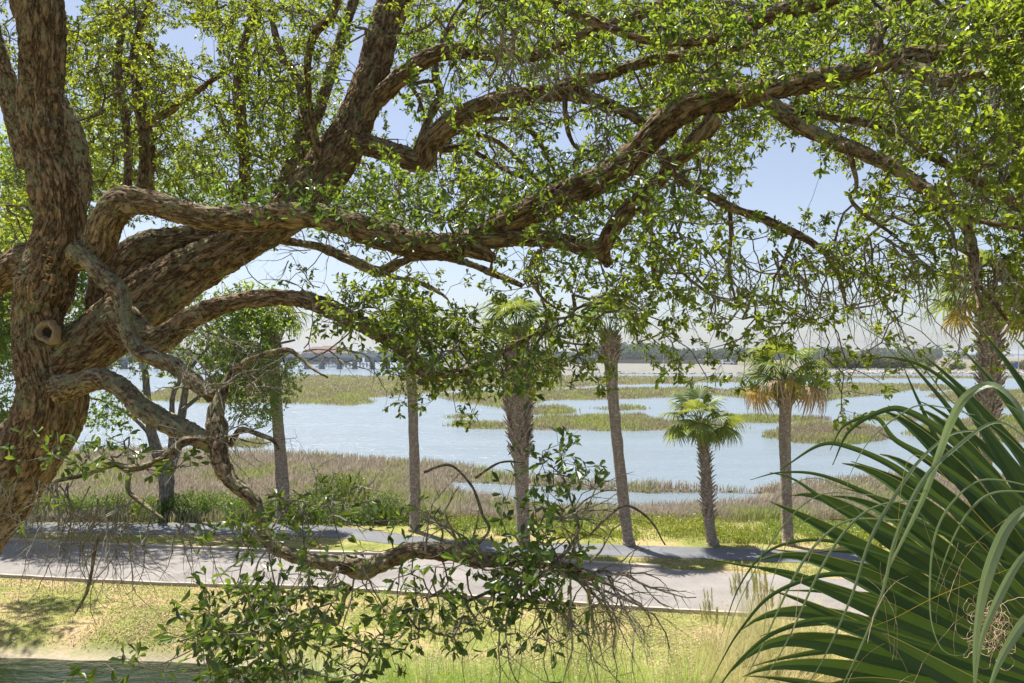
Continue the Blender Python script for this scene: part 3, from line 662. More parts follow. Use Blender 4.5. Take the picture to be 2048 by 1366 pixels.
# hedge of shrubs between footpath and marsh, left part
def shrub_mesh(w, h, nlv, L0=.075):
    mb = MB(); v = norm(rng.normal(size=(nlv, 3))) * (rng.random(nlv) ** .3)[:, None]; v[:, 2] = np.abs(v[:, 2])
    p = v * [w, w * .7, h]; p *= (1 + .25 * fbm(v * 2.2, 2))[:, None]
    leaves(mb, p, norm(v + rng.normal(size=(nlv, 3)) * .7), norm(rng.normal(size=(nlv, 3)) * .6 + v + [0, 0, .4]), L0 * (.7 + .6 * rng.random(nlv)), L0 * .5, simple=True)
    return mb.mesh('foliage', HEDGE)
HEDGE = leaf_mat('hedge_leaf', (.022, .055, .010), (.05, .11, .016), (.20, .28, .04), (.42, .55, .05), .32, .4)
SH = [shrub_mesh(1.0, .75, 2600), shrub_mesh(.85, .95, 2600), shrub_mesh(1.1, .6, 2600)]
hx = [-20, 45, 110, 170, 235, 300, 365, 425, 490, 550, 610, 665, 715, 765, 805]
mb = MB()
for k_ in range(7):
    a = k_ * .9; tube(mb, [(0, 0, 0, .02), (math.cos(a) * .2, math.sin(a) * .15, .25, .014), (math.cos(a) * .5, math.sin(a) * .35, .5, .006)], 4, .2, 0)
STEM = mb.mesh('stems', TWIGM)
for k_, x in enumerate(hx):
    bx, by, _ = G(x, 1036 + (8 if x > 600 else 0)); zz = float(terrain_z(np.array([bx]), np.array([by]))[0][0]); hh = 1.0 if x < 560 else .85
    o = empty('shrub', (bx, by, zz - .02), 'green leafy shrub of the low hedge between the footpath and the marsh', 'shrub', 'shrubs of the low hedge along the footpath')
    o.rotation_euler.z = rng.normal() * .4; o.scale = (1.05, 1, hh * rng.uniform(1.1, 1.6)); link_mesh('foliage', SH[k_ % 3], o); link_mesh('stems', STEM, o)
for x, y in ((700, 1030), (655, 1028)):
    bx, by, _ = G(x, y); o = empty('shrub', (bx, by, -.1), 'taller dark green rounded bush rising behind the low hedge', 'shrub', 'taller bushes behind the hedge'); o.scale = (1, 1, 1.7)
    link_mesh('foliage', SH[1], o); link_mesh('stems', STEM, o)

# ornamental grass clumps on the near side of the lawn
CG = leaf_mat('clump_grass_green', (.19, .29, .03), (.30, .40, .05), (.44, .46, .12), (.55, .70, .12), .45, .5)
CY = leaf_mat('clump_grass_blond', (.35, .33, .12), (.52, .44, .20), (.66, .54, .30), (.75, .70, .25), .4, .6)
def clump_mesh(nb, h, spread, mat, w=.006):
    mb = MB(); a = rng.random(nb) * 6.283; r = rng.random(nb) ** .5 * .14; p = np.stack([np.cos(a) * r, np.sin(a) * r, r * 0], 1)
    hh = h * (.5 + .6 * rng.random(nb)); a2 = a + rng.normal(size=nb) * .4; sp = spread * (.15 + rng.random(nb)); dirh = np.stack([np.cos(a2), np.sin(a2), a * 0], 1)
    K = 7; ts = np.linspace(0, 1, K); V = np.zeros((nb, K, 2, 3)); sd = np.stack([-np.sin(a2), np.cos(a2), a * 0], 1)
    for k, t in enumerate(ts):
        c = p + dirh * (sp * hh * t ** 1.8)[:, None]; c[:, 2] = hh * (t - .45 * np.minimum(sp, 1.1) * t ** 2.6)
        ww = w * (1 - t ** 1.5 * .93) * .5; V[:, k, 0] = c - sd * ww; V[:, k, 1] = c + sd * ww
    o = (np.arange(nb) * K * 2)[:, None, None]; q = np.array([[k * 2, k * 2 + 1, k * 2 + 3, k * 2 + 2] for k in range(K - 1)])[None] + o
    mb.add(V.reshape(-1, 3), q.reshape(-1, 4)); return mb.mesh('blades', mat)
CM = [clump_mesh(420, 1.25, .75, CG), clump_mesh(420, 1.4, .9, CG), clump_mesh(460, 1.6, .8, CY), clump_mesh(460, 1.4, 1., CY)]
def plume_mesh(k=10, h=1.9):
    mb = MB()
    for i in range(k):
        a = rng.random() * 6.28; sp = rng.uniform(.1, .35); e = (math.cos(a) * sp, math.sin(a) * sp, h * rng.uniform(.8, 1.08))
        tube(mb, [(0, 0, 0, .003), (e[0] * .3, e[1] * .3, e[2] * .55, .0022), (*e, .0015)], 3, .3, 0, cap=False)
        m_ = 160; t = rng.random(m_); pos = np.array(e) * (1 - .22 * t[:, None]) ; pos[:, :2] = np.array(e[:2]) * (1 - .2 * t[:, None])
        leaves(mb, pos, norm(rng.normal(size=(m_, 3)) * .35 + [0, 0, 1]), norm(rng.normal(size=(m_, 3))), .05 + .05 * t, .006, simple=True)
    mb.has = False
    return mb.mesh('seed_heads', CY)
PL = plume_mesh()
spots = []
for x, y, t in [(640, 1440, 0), (715, 1470, 1), (790, 1430, 0), (850, 1480, 1), (905, 1440, 0), (965, 1500, 1), (1020, 1450, 1), (1080, 1480, 0), (1140, 1460, 1), (1200, 1490, 0), (1265, 1450, 1), (1320, 1500, 0), (585, 1490, 1), (1375, 1455, 0)]: spots.append((x, y, t, 1.3))
for x, y, t, s_ in [(1430, 1380, 2, 1.), (1490, 1330, 3, 1.1), (1545, 1370, 2, 1.2), (1600, 1330, 3, 1.2), (1400, 1460, 3, 1.1), (1470, 1450, 2, 1.1), (1560, 1460, 3, 1.2), (1650, 1400, 2, 1.2), (1515, 1290, 2, .95)]: spots.append((x, y, t, s_))
for x, y, t, s_ in spots:
    g_ = G(x, y); zz = float(terrain_z(g_[:1], g_[1:2])[0][0])
    y_ = t > 1
    o = empty('ornamental_grass', (g_[0], g_[1], max(zz, -.1)), 'blond clump of tall ornamental grass behind the fan palm leaf' if y_ else 'bright green clump of fine ornamental grass along the bottom edge of the lawn', 'grass clump', 'blond grass clumps' if y_ else 'green grass clumps')
    o.rotation_euler.z = rng.random() * 6; o.scale = (s_,) * 3; link_mesh('blades', CM[t], o)
    if x in (1430, 1490, 1515, 1545, 1140, 1200): link_mesh('seed_heads', PL, o, sc=(.8, .8, .9))

# ================================================================== far shore, bridge, causeway
def flat(name, c, rough=.9, c2=None, sc=.5):
    m, nt, n, l, b = new_mat(name)
    if c2:
        ge = n.new('ShaderNodeNewGeometry'); a = noise(n, l, ge.outputs['Position'], sc, 5, .65); l.new(mixc(n, l, a.outputs[0], c, c2), b.inputs['Base Color'])
    else: b.inputs['Base Color'].default_value = (*c, 1)
    b.inputs['Roughness'].default_value = rough; return m
BCON = flat('bridge_concrete', (.22, .24, .26), c2=(.34, .36, .38)); STEEL = flat('rail_steel', (.25, .25, .26)); WOODM = flat('weathered_wood', (.16, .14, .12), c2=(.3, .26, .22)); TAN = flat('causeway_tan', (.20, .195, .17), c2=(.31, .30, .265), sc=.15)
ROCK = flat('rip_rap_rock', (.26, .23, .20), c2=(.58, .53, .48), sc=.9)
D = 453.
k_ = D / F
br = empty('road_bridge', (P(540, 738, D)[0], D, WL), 'long low concrete road bridge on paired piers at the left horizon', 'bridge'); B0 = np.array(br.location)
xa, xb = P(100, 0, D)[0], P(1190, 0, D)[0]
zt = P(0, 708, D)[2]; zs = P(0, 715, D)[2]; zc = P(0, 724.5, D)[2]
mb = MB(); mb.box((xa, D - 1, zs), (xb, D + 10, zt - .8)); mb.box((xa, D - 1.3, zt - .8), (xb, D + 10.3, zt)); shift(mb, B0).build('deck', flat('bridge_deck_concrete', (.38, .39, .40), c2=(.50, .50, .50)), br)
mb = MB(); x = xa
while x < xb: mb.box((x, D - 1.15, zt + .003), (x + .18, D - .97, zt + 1.15)); x += 1.15
mb.box((xa, D - 1.12, zt + 1.15), (xb, D - 1.0, zt + 1.25)); shift(mb, B0).build('railing', STEEL, br)
x = 132.
while x < 1180:
    X0, X1 = P(x, 0, D)[0], P(x + 57, 0, D)[0]; mb = MB(); mb.box((X0, D + .5, zc), (X1, D + 8, zs - .003)); mb.box((X0 + 1, D + .1, zs - 1.2), (X1 - 1, D + .497, zs - .003))
    pier = shift(mb, B0).build('pier', BCON, br)
    for cx in (x + 14.5, x + 45):
        mb = MB(); c0 = P(cx - 4, 0, D)[0]; c1 = P(cx + 4, 0, D)[0]; mb.box((c0, D + 1.5, WL - 2), (c1, D + 5, zc - .003)); mb.box((c0 - .3, D + 1.2, WL - 2), (c1 + .3, D + 5.3, WL + .5)); shift(mb, B0).build('column', BCON, pier)
    x += 66.3
# dock with boats beyond the bridge
dk = empty('dock', (P(715, 0, 520)[0], 520, WL), 'dark wooden dock on piles seen under the bridge', 'dock'); B1 = np.array(dk.location); mb = MB(); x = P(650, 0, 520)[0]
mb.box((x, 519, WL + 1.9), (P(748, 0, 520)[0], 523, WL + 2.2)); shift(mb, B1).build('platform', WOODM, dk); mb = MB()
while x < P(748, 0, 520)[0]: mb.box((x, 519.5, WL - 1), (x + .35, 519.9, WL + 3.1)); mb.box((x + .2, 522, WL - 1), (x + .5, 522.4, WL + 2.6)); x += 2.1
tag(shift(mb, B1).build('piles', WOODM, dk), kind='stuff')
WHITE = flat('white_paint', (.78, .78, .78), .4)
def hull(L, W, H, mat):
    mb = MB(); V = []
    for t in np.linspace(0, 1, 9):
        w = W / 2 * (1 - t ** 3) ** .6 if t < 1 else .02; V += [(t * L - L / 2, -w, H * (1 + .3 * t * t)), (t * L - L / 2, -w * .6, 0), (t * L - L / 2, w * .6, 0), (t * L - L / 2, w, H * (1 + .3 * t * t))]
    q = [(o * 4 + a, o * 4 + (a + 1) % 4, o * 4 + 4 + (a + 1) % 4, o * 4 + 4 + a) for o in range(8) for a in range(4)] + [(0, 1, 2, 3)]
    mb.add(V, q); return mb
for x, lb in ((641, 'white motorboat moored left of the dock under the bridge'), (667, 'white motorboat moored at the dock between two bridge piers')):
    p = P(x, 0, 515); o = empty('motorboat', (p[0], 515, WL), lb, 'boat'); hull(6.5, 2.2, .9, WHITE).build('hull', WHITE, o)
    mb = MB(); mb.box((-1.4, -.7, .9), (.9, .7, 1.9)); mb.box((-1.6, -.8, 1.9), (.8, .8, 2.0)); mb.build('cabin', WHITE, o)
# houses on the far shore
ROOF = flat('brown_roof', (.20, .13, .11)); WALL = flat('pale_wall', (.5, .46, .42))
def house(px, d, w, dep, h, rh, lb):
    p = P(px, 0, d); o = empty('waterfront_house', (p[0], d, -1.1), lb, 'house'); mb = MB(); mb.box((-w / 2, 0, 0), (w / 2, dep, h)); wl_ = mb.build('wall', WALL, o)
    mb = MB(); e = 1.2; mb.add([(-w/2-e, -e, h+.01), (w/2+e, -e, h+.01), (w/2+e, dep+e, h+.01), (-w/2-e, dep+e, h+.01), (-w*.18, dep/2, h+rh), (w*.18, dep/2, h+rh)], [(0, 1, 5, 4), (2, 3, 4, 5), (0, 3, 2, 1)], [(1, 2, 5), (3, 0, 4)]); mb.build('roof', ROOF, o)
    for kx in np.arange(-w / 2 + 3, w / 2 - 2, 5): mb = MB(); mb.box((kx, -.06, h * .45), (kx + 1.6, .02, h * .75)); mb.build('window', STEEL, o)
house(632, 700, 24, 14, 9, 5.5, 'hip-roofed waterfront house at the left end of the bridge, the left of two'); house(655, 720, 30, 16, 9, 6.5, 'wider hip-roofed waterfront house at the far shore, the right of two')
house(1290, 640, 26, 10, 1, .6, 'long low pale building on the far bank below the treeline')
# treeline masses
FARLEAF = leaf_mat('far_tree_leaf', (.04, .065, .025), (.07, .10, .035), (.11, .15, .05), (.2, .26, .06), .2, .8, .1)
def wood(name, label, rows, cnt, leaf, mat=FARLEAF):
    mb = MB()
    for x0, x1, d, hlo, hhi in rows:
        for k in range(cnt):
            x = rng.uniform(x0, x1); p = P(x, 0, d * rng.uniform(.97, 1.08)); h = rng.uniform(hlo, hhi) * d / F; w = h * rng.uniform(.35, .6)
            m_ = 90; v = norm(rng.normal(size=(m_, 3))); v = v * [w, w, h * .42] * (rng.random(m_) ** .25)[:, None] + [p[0], p[1], -1 + h * .56]
            leaves(mb, v, norm(rng.normal(size=(m_, 3))), norm(rng.normal(size=(m_, 3)) * .5 + [0, -.5, .6]), leaf * d / 1000 * (.7 + rng.random(m_)), leaf * d / 1000 * .8, simple=True)
    tag(mb.build(name, mat), label, 'wood', kind='stuff')
wood('far_wood', 'blue green line of distant trees behind the bridge and causeway', [(300, 1160, 1500, 12, 20), (1170, 1340, 1250, 22, 36), (1240, 1520, 1100, 18, 26), (1480, 1880, 1300, 14, 26), (-600, 300, 1500, 12, 22)], 110, 3.2)
wood('far_wood', 'low hazy line of trees at the right horizon', [(1860, 2700, 5200, 1.6, 3.4), (-600, 2700, 7000, 1.4, 3.)], 120, 2.5)
def fartree(px, d, h, w, lb, gp=None, nm='tree', mat=FARLEAF, sq=.5, z0=-1.1, leaf=None):
    p = P(px, 0, d); root = empty(nm, (p[0], d, z0), lb, 'tree' if nm == 'tree' else 'shrub', gp); H = h * d / F; W = w * d / F; mb = MB(); m_ = 700
    tube(mb, [(0, 0, 0, W * .05), (0, 0, H * .6, W * .03)], 6, H, 0); mb.build('trunk', TWIGM, root)
    mb = MB(); v = norm(rng.normal(size=(m_, 3))) * (rng.random(m_) ** .33)[:, None]; v = v * (1 + .35 * fbm(v * 2, 2))[:, None] * [W / 2, W / 2, H * sq] + [0, 0, H * (1 - sq)]; v[:, 2] = np.maximum(v[:, 2], 0)
    L = leaf or W * .11
    leaves(mb, v, norm(rng.normal(size=(m_, 3))), norm(rng.normal(size=(m_, 3)) * .5 + [0, -.5, .6]), L * (.6 + .8 * rng.random(m_)), L * .7, simple=True); mb.build('crown', mat, root)
fartree(1913, 1500, 15, 34, 'rounded dark tree alone on the far marsh left of the rightmost palm', sq=.5)
fartree(1975, 1450, 20, 40, 'loose pale tree on the far marsh against the rightmost palm trunk', sq=.45)
fartree(1943, 1500, 9, 20, 'smallest tree between the two lone far marsh trees', sq=.5); fartree(1867, 1700, 10, 18, 'tiny far tree at the horizon behind the long bent palm leaf', sq=.5)
# causeway: embankment, rip rap, guard rail, bushes
cz = [(860, 716.5), (1000, 718.5), (1180, 727), (1460, 729), (1560, 737), (1660, 741.5), (2100, 742.5), (2500, 742), (3800, 738)]
mb = MB(); V = []; dC = 338.
for x, y in cz:
    z = P(0, y, dC)[2]; X0 = P(x, 0, dC)[0]; V += [(X0, dC - 8, WL - .6), (X0, dC - 1, z - .02), (X0, dC + 12, z - .02), (X0, dC + 22, WL - .5)]
i = np.arange(len(cz) - 1) * 4; q = [(o + a, o + 4 + a, o + 5 + a, o + 1 + a) for o in i for a in range(3)]
mb.add(V, q); tag(mb.build('causeway_embankment', TAN), kind='structure')
mb = MB(); mb.box((P(1175, 0, 362)[0], 362, WL - .5), (P(1475, 0, 362)[0], 364, P(0, 720, 362)[2])); w_ = mb.build('retaining_wall', TAN); tag(w_, 'long pale concrete wall along the raised causeway left of the dead-skirted palm', 'wall')
mb = MB(); X = []; 
for (x0, x1, y0, y1, cnt) in ((1150, 1480, 737, 747, 900), (1480, 2250, 744, 750, 1500)):
    for k in range(cnt):
        x = rng.uniform(x0, x1); f_ = rng.random(); d = dC - 7.5 + 7 * f_; yy = np.interp(x, [c[0] for c in cz], [c[1] for c in cz]); zt_ = P(0, yy, dC)[2]
        z = WL - .3 + (min(zt_, 1.2) - WL + .2) * f_ * .9; s_ = rng.uniform(.3, .85); p = P(x, 0, d)
        v = norm(rng.normal(size=(8, 3))) * s_ * [1, .7, .6] * .7; u = np.array([(-1,-1,-1),(1,-1,-1),(1,1,-1),(-1,1,-1),(-1,-1,1),(1,-1,1),(1,1,1),(-1,1,1)]) * [.55, .4, .35] * s_
        mb.add(u + v * .35 + [p[0], d - .3, z], [(0,3,2,1),(4,5,6,7),(0,1,5,4),(1,2,6,5),(2,3,7,6),(3,0,4,7)])
tag(mb.build('rip_rap', ROCK), 'pale boulders piled along the foot of the causeway', 'rocks', kind='stuff')
gr = empty('guard_rail', (P(1650, 0, 340)[0], 339, .3), 'white guard rail on posts along the causeway road in front of the palm bushes', 'guard rail'); B2 = np.array(gr.location); zr = P(0, 741.5, 340)[2]
mb = MB(); mb.box((P(1640, 0, 340)[0], 339, zr + .35), (P(1845, 0, 340)[0], 339.15, zr + .85)); shift(mb, B2).build('rail', WHITE, gr); x = P(1640, 0, 340)[0]
while x < P(1845, 0, 340)[0]: mb = MB(); mb.box((x, 339.155, zr - .1), (x + .2, 339.4, zr + 1.0)); shift(mb, B2).build('post', STEEL, gr); x += 3.8
BUSH = leaf_mat('bush_leaf', (.06, .07, .02), (.13, .14, .04), (.25, .22, .09), (.3, .34, .08), .3, .6, .3)
for k in range(20):
    x = 1655 + k * 10.6 + rng.normal() * 3; fartree(x, 352 + rng.random() * 6, 22 + rng.random() * 10, 24 + rng.random() * 9, 'olive green palm bush in the dense row behind the causeway guard rail', 'palm bushes behind the guard rail', 'palm_bush', BUSH, .5, .2, .75)
for x, h, w, lb in ((1840, 14, 18, 'round bright green bush right of the palm bushes on the causeway'), (1920, 14, 18, 'bright green bush beside the causeway road in front of the far marsh'), (1905, 12, 12, 'dull olive bush touching the bright green one on the causeway'), (1951, 8, 16, 'low green bush left of the rightmost palm trunk'), (2005, 9, 18, 'low green bush just right of the rightmost palm trunk'), (2027, 17, 22, 'olive bush left of the blue road sign'), (2050, 19, 26, 'olive bush behind the blue road sign at the right edge')):
    fartree(x, 347, h, w, lb, None, 'bush', BUSH if 'olive' in lb else SHRUB, .5, .2, .6)
# utility poles and wires, sign, van, channel marker
def pole(px, d, ytop, ybase, w, lb, arms=1, mat=WOODM):
    p = P(px, ybase, d); o = empty('utility_pole', p, lb, 'utility pole'); H = (ybase - ytop) / F * d; mb = MB(); tube(mb, [(0, 0, -1, w), (0, 0, H, w * .7)], 8, H, 0); mb.build('pole', mat, o)
    if arms: mb = MB(); mb.box((-1.2, -w - .12, H - .9), (1.2, -w, H - .72)); mb.build('crossarm', mat, o)
    return p + [0, 0, H - .6]
WP = flat('pale_pole', (.42, .40, .38))
w1 = pole(1327, 345, 690, 727, .17, 'thin utility pole on the causeway left of the parked van', 1, WP); w2 = pole(1642, 360, 655, 741, .22, 'tall utility pole rising from the palm bushes behind the oak leaves', 1, WP)
w3 = pole(2037, 330, 693, 744, .16, 'bare grey pole at the right edge beside the blue road sign', 0, WP); w4 = pole(1232, 300, 560, 740, .30, 'tall grey steel pole half hidden behind the leaning palm crown', 0, flat('grey_steel', (.33, .36, .38)))
for k, (a, c, lb) in enumerate(((w1, w2, 'thin power line hanging between the causeway poles'), (w2, P(2300, 668, 372), 'upper power line running from the tall pole to the right edge'), (w2 - [0, 0, 4], P(2300, 700, 372), 'lower power line running from the tall pole to the right edge'))):
    mb = MB(); t = np.linspace(0, 1, 14)[:, None]; q = a + (c - a) * t; q[:, 2] -= (6 * t * (1 - t))[:, 0]; tube(mb, np.hstack([q, np.full((14, 1), .03)]), 4, 20, 0, cap=False); tag(mb.build('power_line', STEEL), lb, 'power line')
BLUE = flat('blue_sign', (.03, .12, .42), .5); sg = empty('road_sign', P(2031, 744, 336), 'small blue road sign on the causeway at the right edge', 'road sign'); mb = MB(); mb.box((-.9, -.05, 2.2), (.9, .0, 3.6)); mb.build('panel', BLUE, sg); mb = MB(); mb.box((-.06, .003, -.3), (.06, .1, 3.4)); mb.build('post', STEEL, sg)
vn = empty('van', P(1455, 729, 345), 'white van driving on the causeway left of the dead-skirted palm', 'van'); GLS = flat('dark_glass', (.03, .04, .05), .1); RUB = flat('rubber', (.03, .03, .03))
mb = MB(); prof = [(-2.4, .35), (-2.4, 1.0), (-2.3, 1.9), (1.0, 1.95), (1.75, 1.15), (2.4, 1.0), (2.45, .35)]
V = [(x, -.95, z) for x, z in prof] + [(x, .95, z) for x, z in prof]; mb.add(V, [(k, k + 1, k + 8, k + 7) for k in range(6)] + [(0, 1, 5, 6), (1, 2, 3, 4), (7, 13, 12, 8), (8, 11, 10, 9), (0, 6, 13, 7)], [(1, 4, 5), (8, 12, 11)]); body = mb.build('body', WHITE, vn)
mb = MB(); mb.box((-1.9, -.97, 1.15), (.9, -.952, 1.65)); mb.build('window', GLS, vn)
for x in (-1.5, 1.5):
    for y in (-.97, .80): mb = MB(); tube(mb, [(x, y, .35, .35), (x, y + .18, .35, .35)], 14, .3, 0); mb.build('wheel', RUB, vn)
cm = empty('channel_marker', G(1694, 775, WL), 'white topped post standing in the marsh below the drooping oak twigs', 'post'); mb = MB(); tube(mb, [(0, 0, -.5, .12), (0, 0, 1.4, .11)], 8, .5, 0); mb.build('pile', WOODM, cm); mb = MB(); tube(mb, [(0, 0, 1.403, .17), (0, 0, 2.3, .14)], 8, .5, 0); mb.build('cap', WHITE, cm)

# ================================================================== the live oak
ob = P(-420, 2270, 6.4); ob[2] = 0
oak = empty('live_oak_tree', ob, 'huge live oak with furrowed lichened limbs arching over the whole view', 'tree')
ob = np.array(ob); wood_nodes = []; NB = []
def limb(name, l, d0, d1=None, ns=None, crack=None, mat=BARK, lump=.06, cs=30., leafy=True, wf=1.0, parent=oak, label=None):
    """l: (px, py, width px[, distance]) points; the distance runs from d0 to d1 along the limb"""
    d1 = d0 if d1 is None else d1; L = [0]
    for i in range(1, len(l)): L.append(L[-1] + math.hypot(l[i][0] - l[i-1][0], l[i][1] - l[i-1][1]))
    pts = []
    for i, p in enumerate(l):
        d = p[3] if len(p) > 3 else d0 + (d1 - d0) * L[i] / L[-1]
        pts.append((*P(p[0], p[1], d), p[2] * wf * (.84 if p[2] > 50 else .92) / 2 / F * d))
    rm = max(p[3] for p in pts); ns = ns or int(np.clip(2 * math.pi * rm / .009, 8, 210)); step = .011 if rm > .1 else (.014 if rm > .04 else .025)
    crack = crack if crack is not None else (.016 if rm > .15 else .012 if rm > .06 else .010 if rm > .025 else .003)
    mb = MB(); c, r = tube(mb, pts, ns, step, lump, crack, cs if rm > .06 else cs * 1.5, .30)
    o = shift(mb, ob).build(name, mat, parent, True)
    if label: o['label'] = label
    if name != 'dead_stick' and rm > .022: NB.append(np.stack([c[::4, 0] / c[::4, 1] * F + 1024, HY - (c[::4, 2] - CH) / c[::4, 1] * F, r[::4] / c[::4, 1] * F, c[::4, 1]], 1))
    if leafy: wood_nodes.extend(list(c[::max(1, int(.10 / step))]))
    return o
DT = 6.4
limb('trunk', [(-420, 2270, 300), (-370, 1900, 220), (-260, 1480, 170), (-150, 1250, 150), (-70, 1110, 138), (0, 1000, 132), (66, 900, 140), (102, 805, 152), (88, 720, 124), (76, 640, 108), (88, 570, 130), (112, 500, 112), (122, 440, 108), (112, 370, 118), (92, 290, 104), (82, 200, 96), (84, 100, 98), (78, 0, 104), (60, -130, 95), (40, -300, 80), (20, -480, 50)], DT)
limb('trunk', [(-520, 2260, 260), (-330, 1500, 150), (-160, 1120, 110), (-60, 990, 100), (10, 900, 90), (60, 840, 80), (95, 780, 60)], DT + .45, label='second leaning trunk behind the main one')
limb('branch', [(135, 470, 50), (152, 400, 52), (158, 330, 50), (145, 260, 40), (120, 200, 30)], DT + .03, crack=.012, mat=BARKL, label='lichened swelling on the right side of the trunk')
limb('branch', [(60, 30, 60), (25, -40, 60), (-40, -120, 50)], DT)
limb('branch', [(112, 520, 70), (60, 522, 84), (10, 545, 72), (-60, 585, 72), (-200, 600, 60), (-360, 520, 50)], DT + .12, DT + .6)
limb('branch', [(60, 330, 50, 6.9), (30, 240, 40, 6.9), (8, 150, 40, 6.9), (-20, 60, 40, 6.9), (-60, -60, 34, 6.9)], 6.9, mat=BARKL)
# the big limb rising right
limb('branch', [(80, 760, 70), (150, 715, 125), (215, 665, 132), (280, 615, 138), (345, 565, 120), (410, 525, 100), (480, 488, 90), (545, 450, 88), (600, 402, 100), (648, 345, 108), (688, 290, 98), (718, 225, 80), (742, 150, 74), (762, 80, 72), (790, 0, 76), (815, -100, 66), (850, -260, 50), (900, -420, 30)], DT - .02, 7.6)
limb('branch', [(205, 640, 70), (225, 570, 95), (280, 510, 88), (350, 485, 72), (430, 470, 62), (500, 452, 50)], 6.75, 7.0, label='dark limb between the two large ones')
# the long horizontal limb
limb('branch', [(150, 520, 60), (190, 500, 76), (212, 445, 76), (245, 405, 74), (300, 405, 62), (360, 422, 58), (430, 437, 58), (520, 436, 60), (600, 430, 60), (670, 440, 60), (740, 462, 66), (820, 487, 66), (900, 492, 62), (955, 478, 68), (1010, 445, 62), (1080, 412, 64), (1150, 382, 70), (1215, 352, 62), (1285, 290, 60), (1335, 240, 66), (1400, 206, 60), (1500, 190, 50), (1600, 166, 45), (1700, 148, 45), (1760, 122, 52), (1850, 110, 40), (1950, 108, 34), (2070, 114, 30), (2250, 140, 22)], 6.1, 4.3)
limb('branch', [(940, 480, 50, 5.35), (1040, 477, 36, 5.3), (1120, 482, 36, 5.25), (1195, 500, 42, 5.2), (1222, 462, 38, 5.15), (1258, 420, 38, 5.1), (1300, 380, 34, 5.05), (1345, 330, 34, 5.0), (1395, 280, 38, 4.95), (1430, 235, 34, 4.93)], 5.3)
limb('branch', [(1200, 495, 34, 5.2), (1212, 520, 26, 5.2), (1214, 534, 12, 5.2)], 5.2, leafy=False)
limb('branch', [(940, 495, 46, 5.33), (975, 510, 28, 5.3), (988, 520, 18, 5.3)], 5.3, leafy=False, label='broken stub under the long horizontal limb')
limb('branch', [(700, 300, 60), (722, 255, 44), (745, 210, 36), (790, 165, 38), (850, 118, 36), (905, 100, 32), (960, 104, 30), (1030, 112, 28), (1090, 104, 28), (1150, 78, 28), (1220, 52, 26), (1300, 20, 22), (1400, -30, 18)], 7.1, 6.0)
limb('branch', [(690, 285, 60), (740, 290, 46), (800, 312, 46), (846, 322, 46), (858, 290, 54), (905, 245, 48), (980, 208, 44), (1060, 190, 40), (1130, 186, 34), (1195, 200, 26), (1265, 232, 22), (1300, 262, 16)], 7.0, 6.0)
limb('branch', [(1100, 190, 34), (1150, 165, 30), (1220, 148, 24), (1300, 120, 22), (1400, 110, 18), (1500, 90, 12)], 6.3, 5.4)
limb('branch', [(1020, -60, 14), (1100, 0, 16), (1162, 32, 18), (1230, 60, 20), (1300, 80, 20), (1350, 84, 20), (1420, 80, 22), (1478, 58, 26), (1540, 30, 34), (1620, 8, 40), (1720, -30, 44), (1900, -90, 50)], 5.2, 4.9)
limb('branch', [(1745, 125, 36), (1752, 95, 30), (1760, 62, 28), (1782, 28, 32), (1830, -10, 34), (1900, -60, 36)], 4.75, 4.9)
limb('branch', [(1765, 122, 34), (1830, 140, 30), (1885, 160, 30), (1928, 152, 24), (1980, 150, 18), (2080, 190, 14)], 4.7, 4.2)
limb('branch', [(1500, 186, 40), (1540, 205, 30), (1587, 245, 28), (1655, 278, 28), (1724, 306, 28), (1792, 337, 28), (1843, 372, 27), (1895, 407, 24), (1930, 448, 20), (1944, 500, 20), (1950, 560, 16), (1962, 620, 9)], 4.9, 4.1, mat=BARKL)
limb('branch', [(1530, 205, 24), (1600, 225, 17), (1700, 240, 17), (1780, 262, 17), (1830, 292, 18), (1900, 332, 16), (1990, 380, 14), (2090, 440, 12)], 5.0, 4.4)
limb('branch', [(1320, 300, 26), (1338, 335, 14), (1365, 362, 17), (1410, 386, 18), (1468, 417, 18), (1520, 437, 20), (1590, 466, 19), (1640, 497, 15), (1675, 545, 11), (1692, 610, 7)], 4.9, 5.2, mat=BARKL)
limb('branch', [(510, 470, 26), (560, 480, 18), (600, 487, 17), (650, 497, 18), (718, 528, 22), (760, 543, 22), (803, 524, 18), (840, 513, 16), (900, 518, 15), (940, 528, 14), (992, 549, 12), (1045, 572, 8)], 7.2, 6.6, mat=BARKL)
limb('branch', [(750, 542, 14), (790, 555, 9), (830, 562, 8), (885, 590, 6), (912, 622, 4)], 6.9, 6.6, mat=BARKL)
limb('branch', [(240, 640, 90), (275, 672, 78), (315, 682, 62), (358, 655, 48), (393, 630, 42), (461, 607, 36), (530, 595, 35), (598, 598, 36), (650, 614, 38), (700, 637, 36), (760, 666, 32), (803, 696, 31), (830, 728, 30), (870, 750, 29), (920, 746, 22), (965, 730, 17), (1010, 700, 12), (1060, 672, 8)], 6.2, 4.9)
limb('branch', [(150, 500, 44), (180, 525, 38), (215, 560, 40), (242, 590, 36), (248, 640, 33), (262, 680, 33), (290, 710, 36), (340, 728, 34), (390, 765, 34), (425, 795, 32)], 5.98, 5.35, mat=BARKL, label='pale lichen covered limb crossing in front of the trunks')
limb('branch', [(120, 780, 70), (165, 765, 50), (205, 757, 48), (245, 778, 44), (290, 818, 46), (350, 852, 46), (405, 880, 42), (430, 895, 34)], 6.05, 5.3, mat=BARKL)
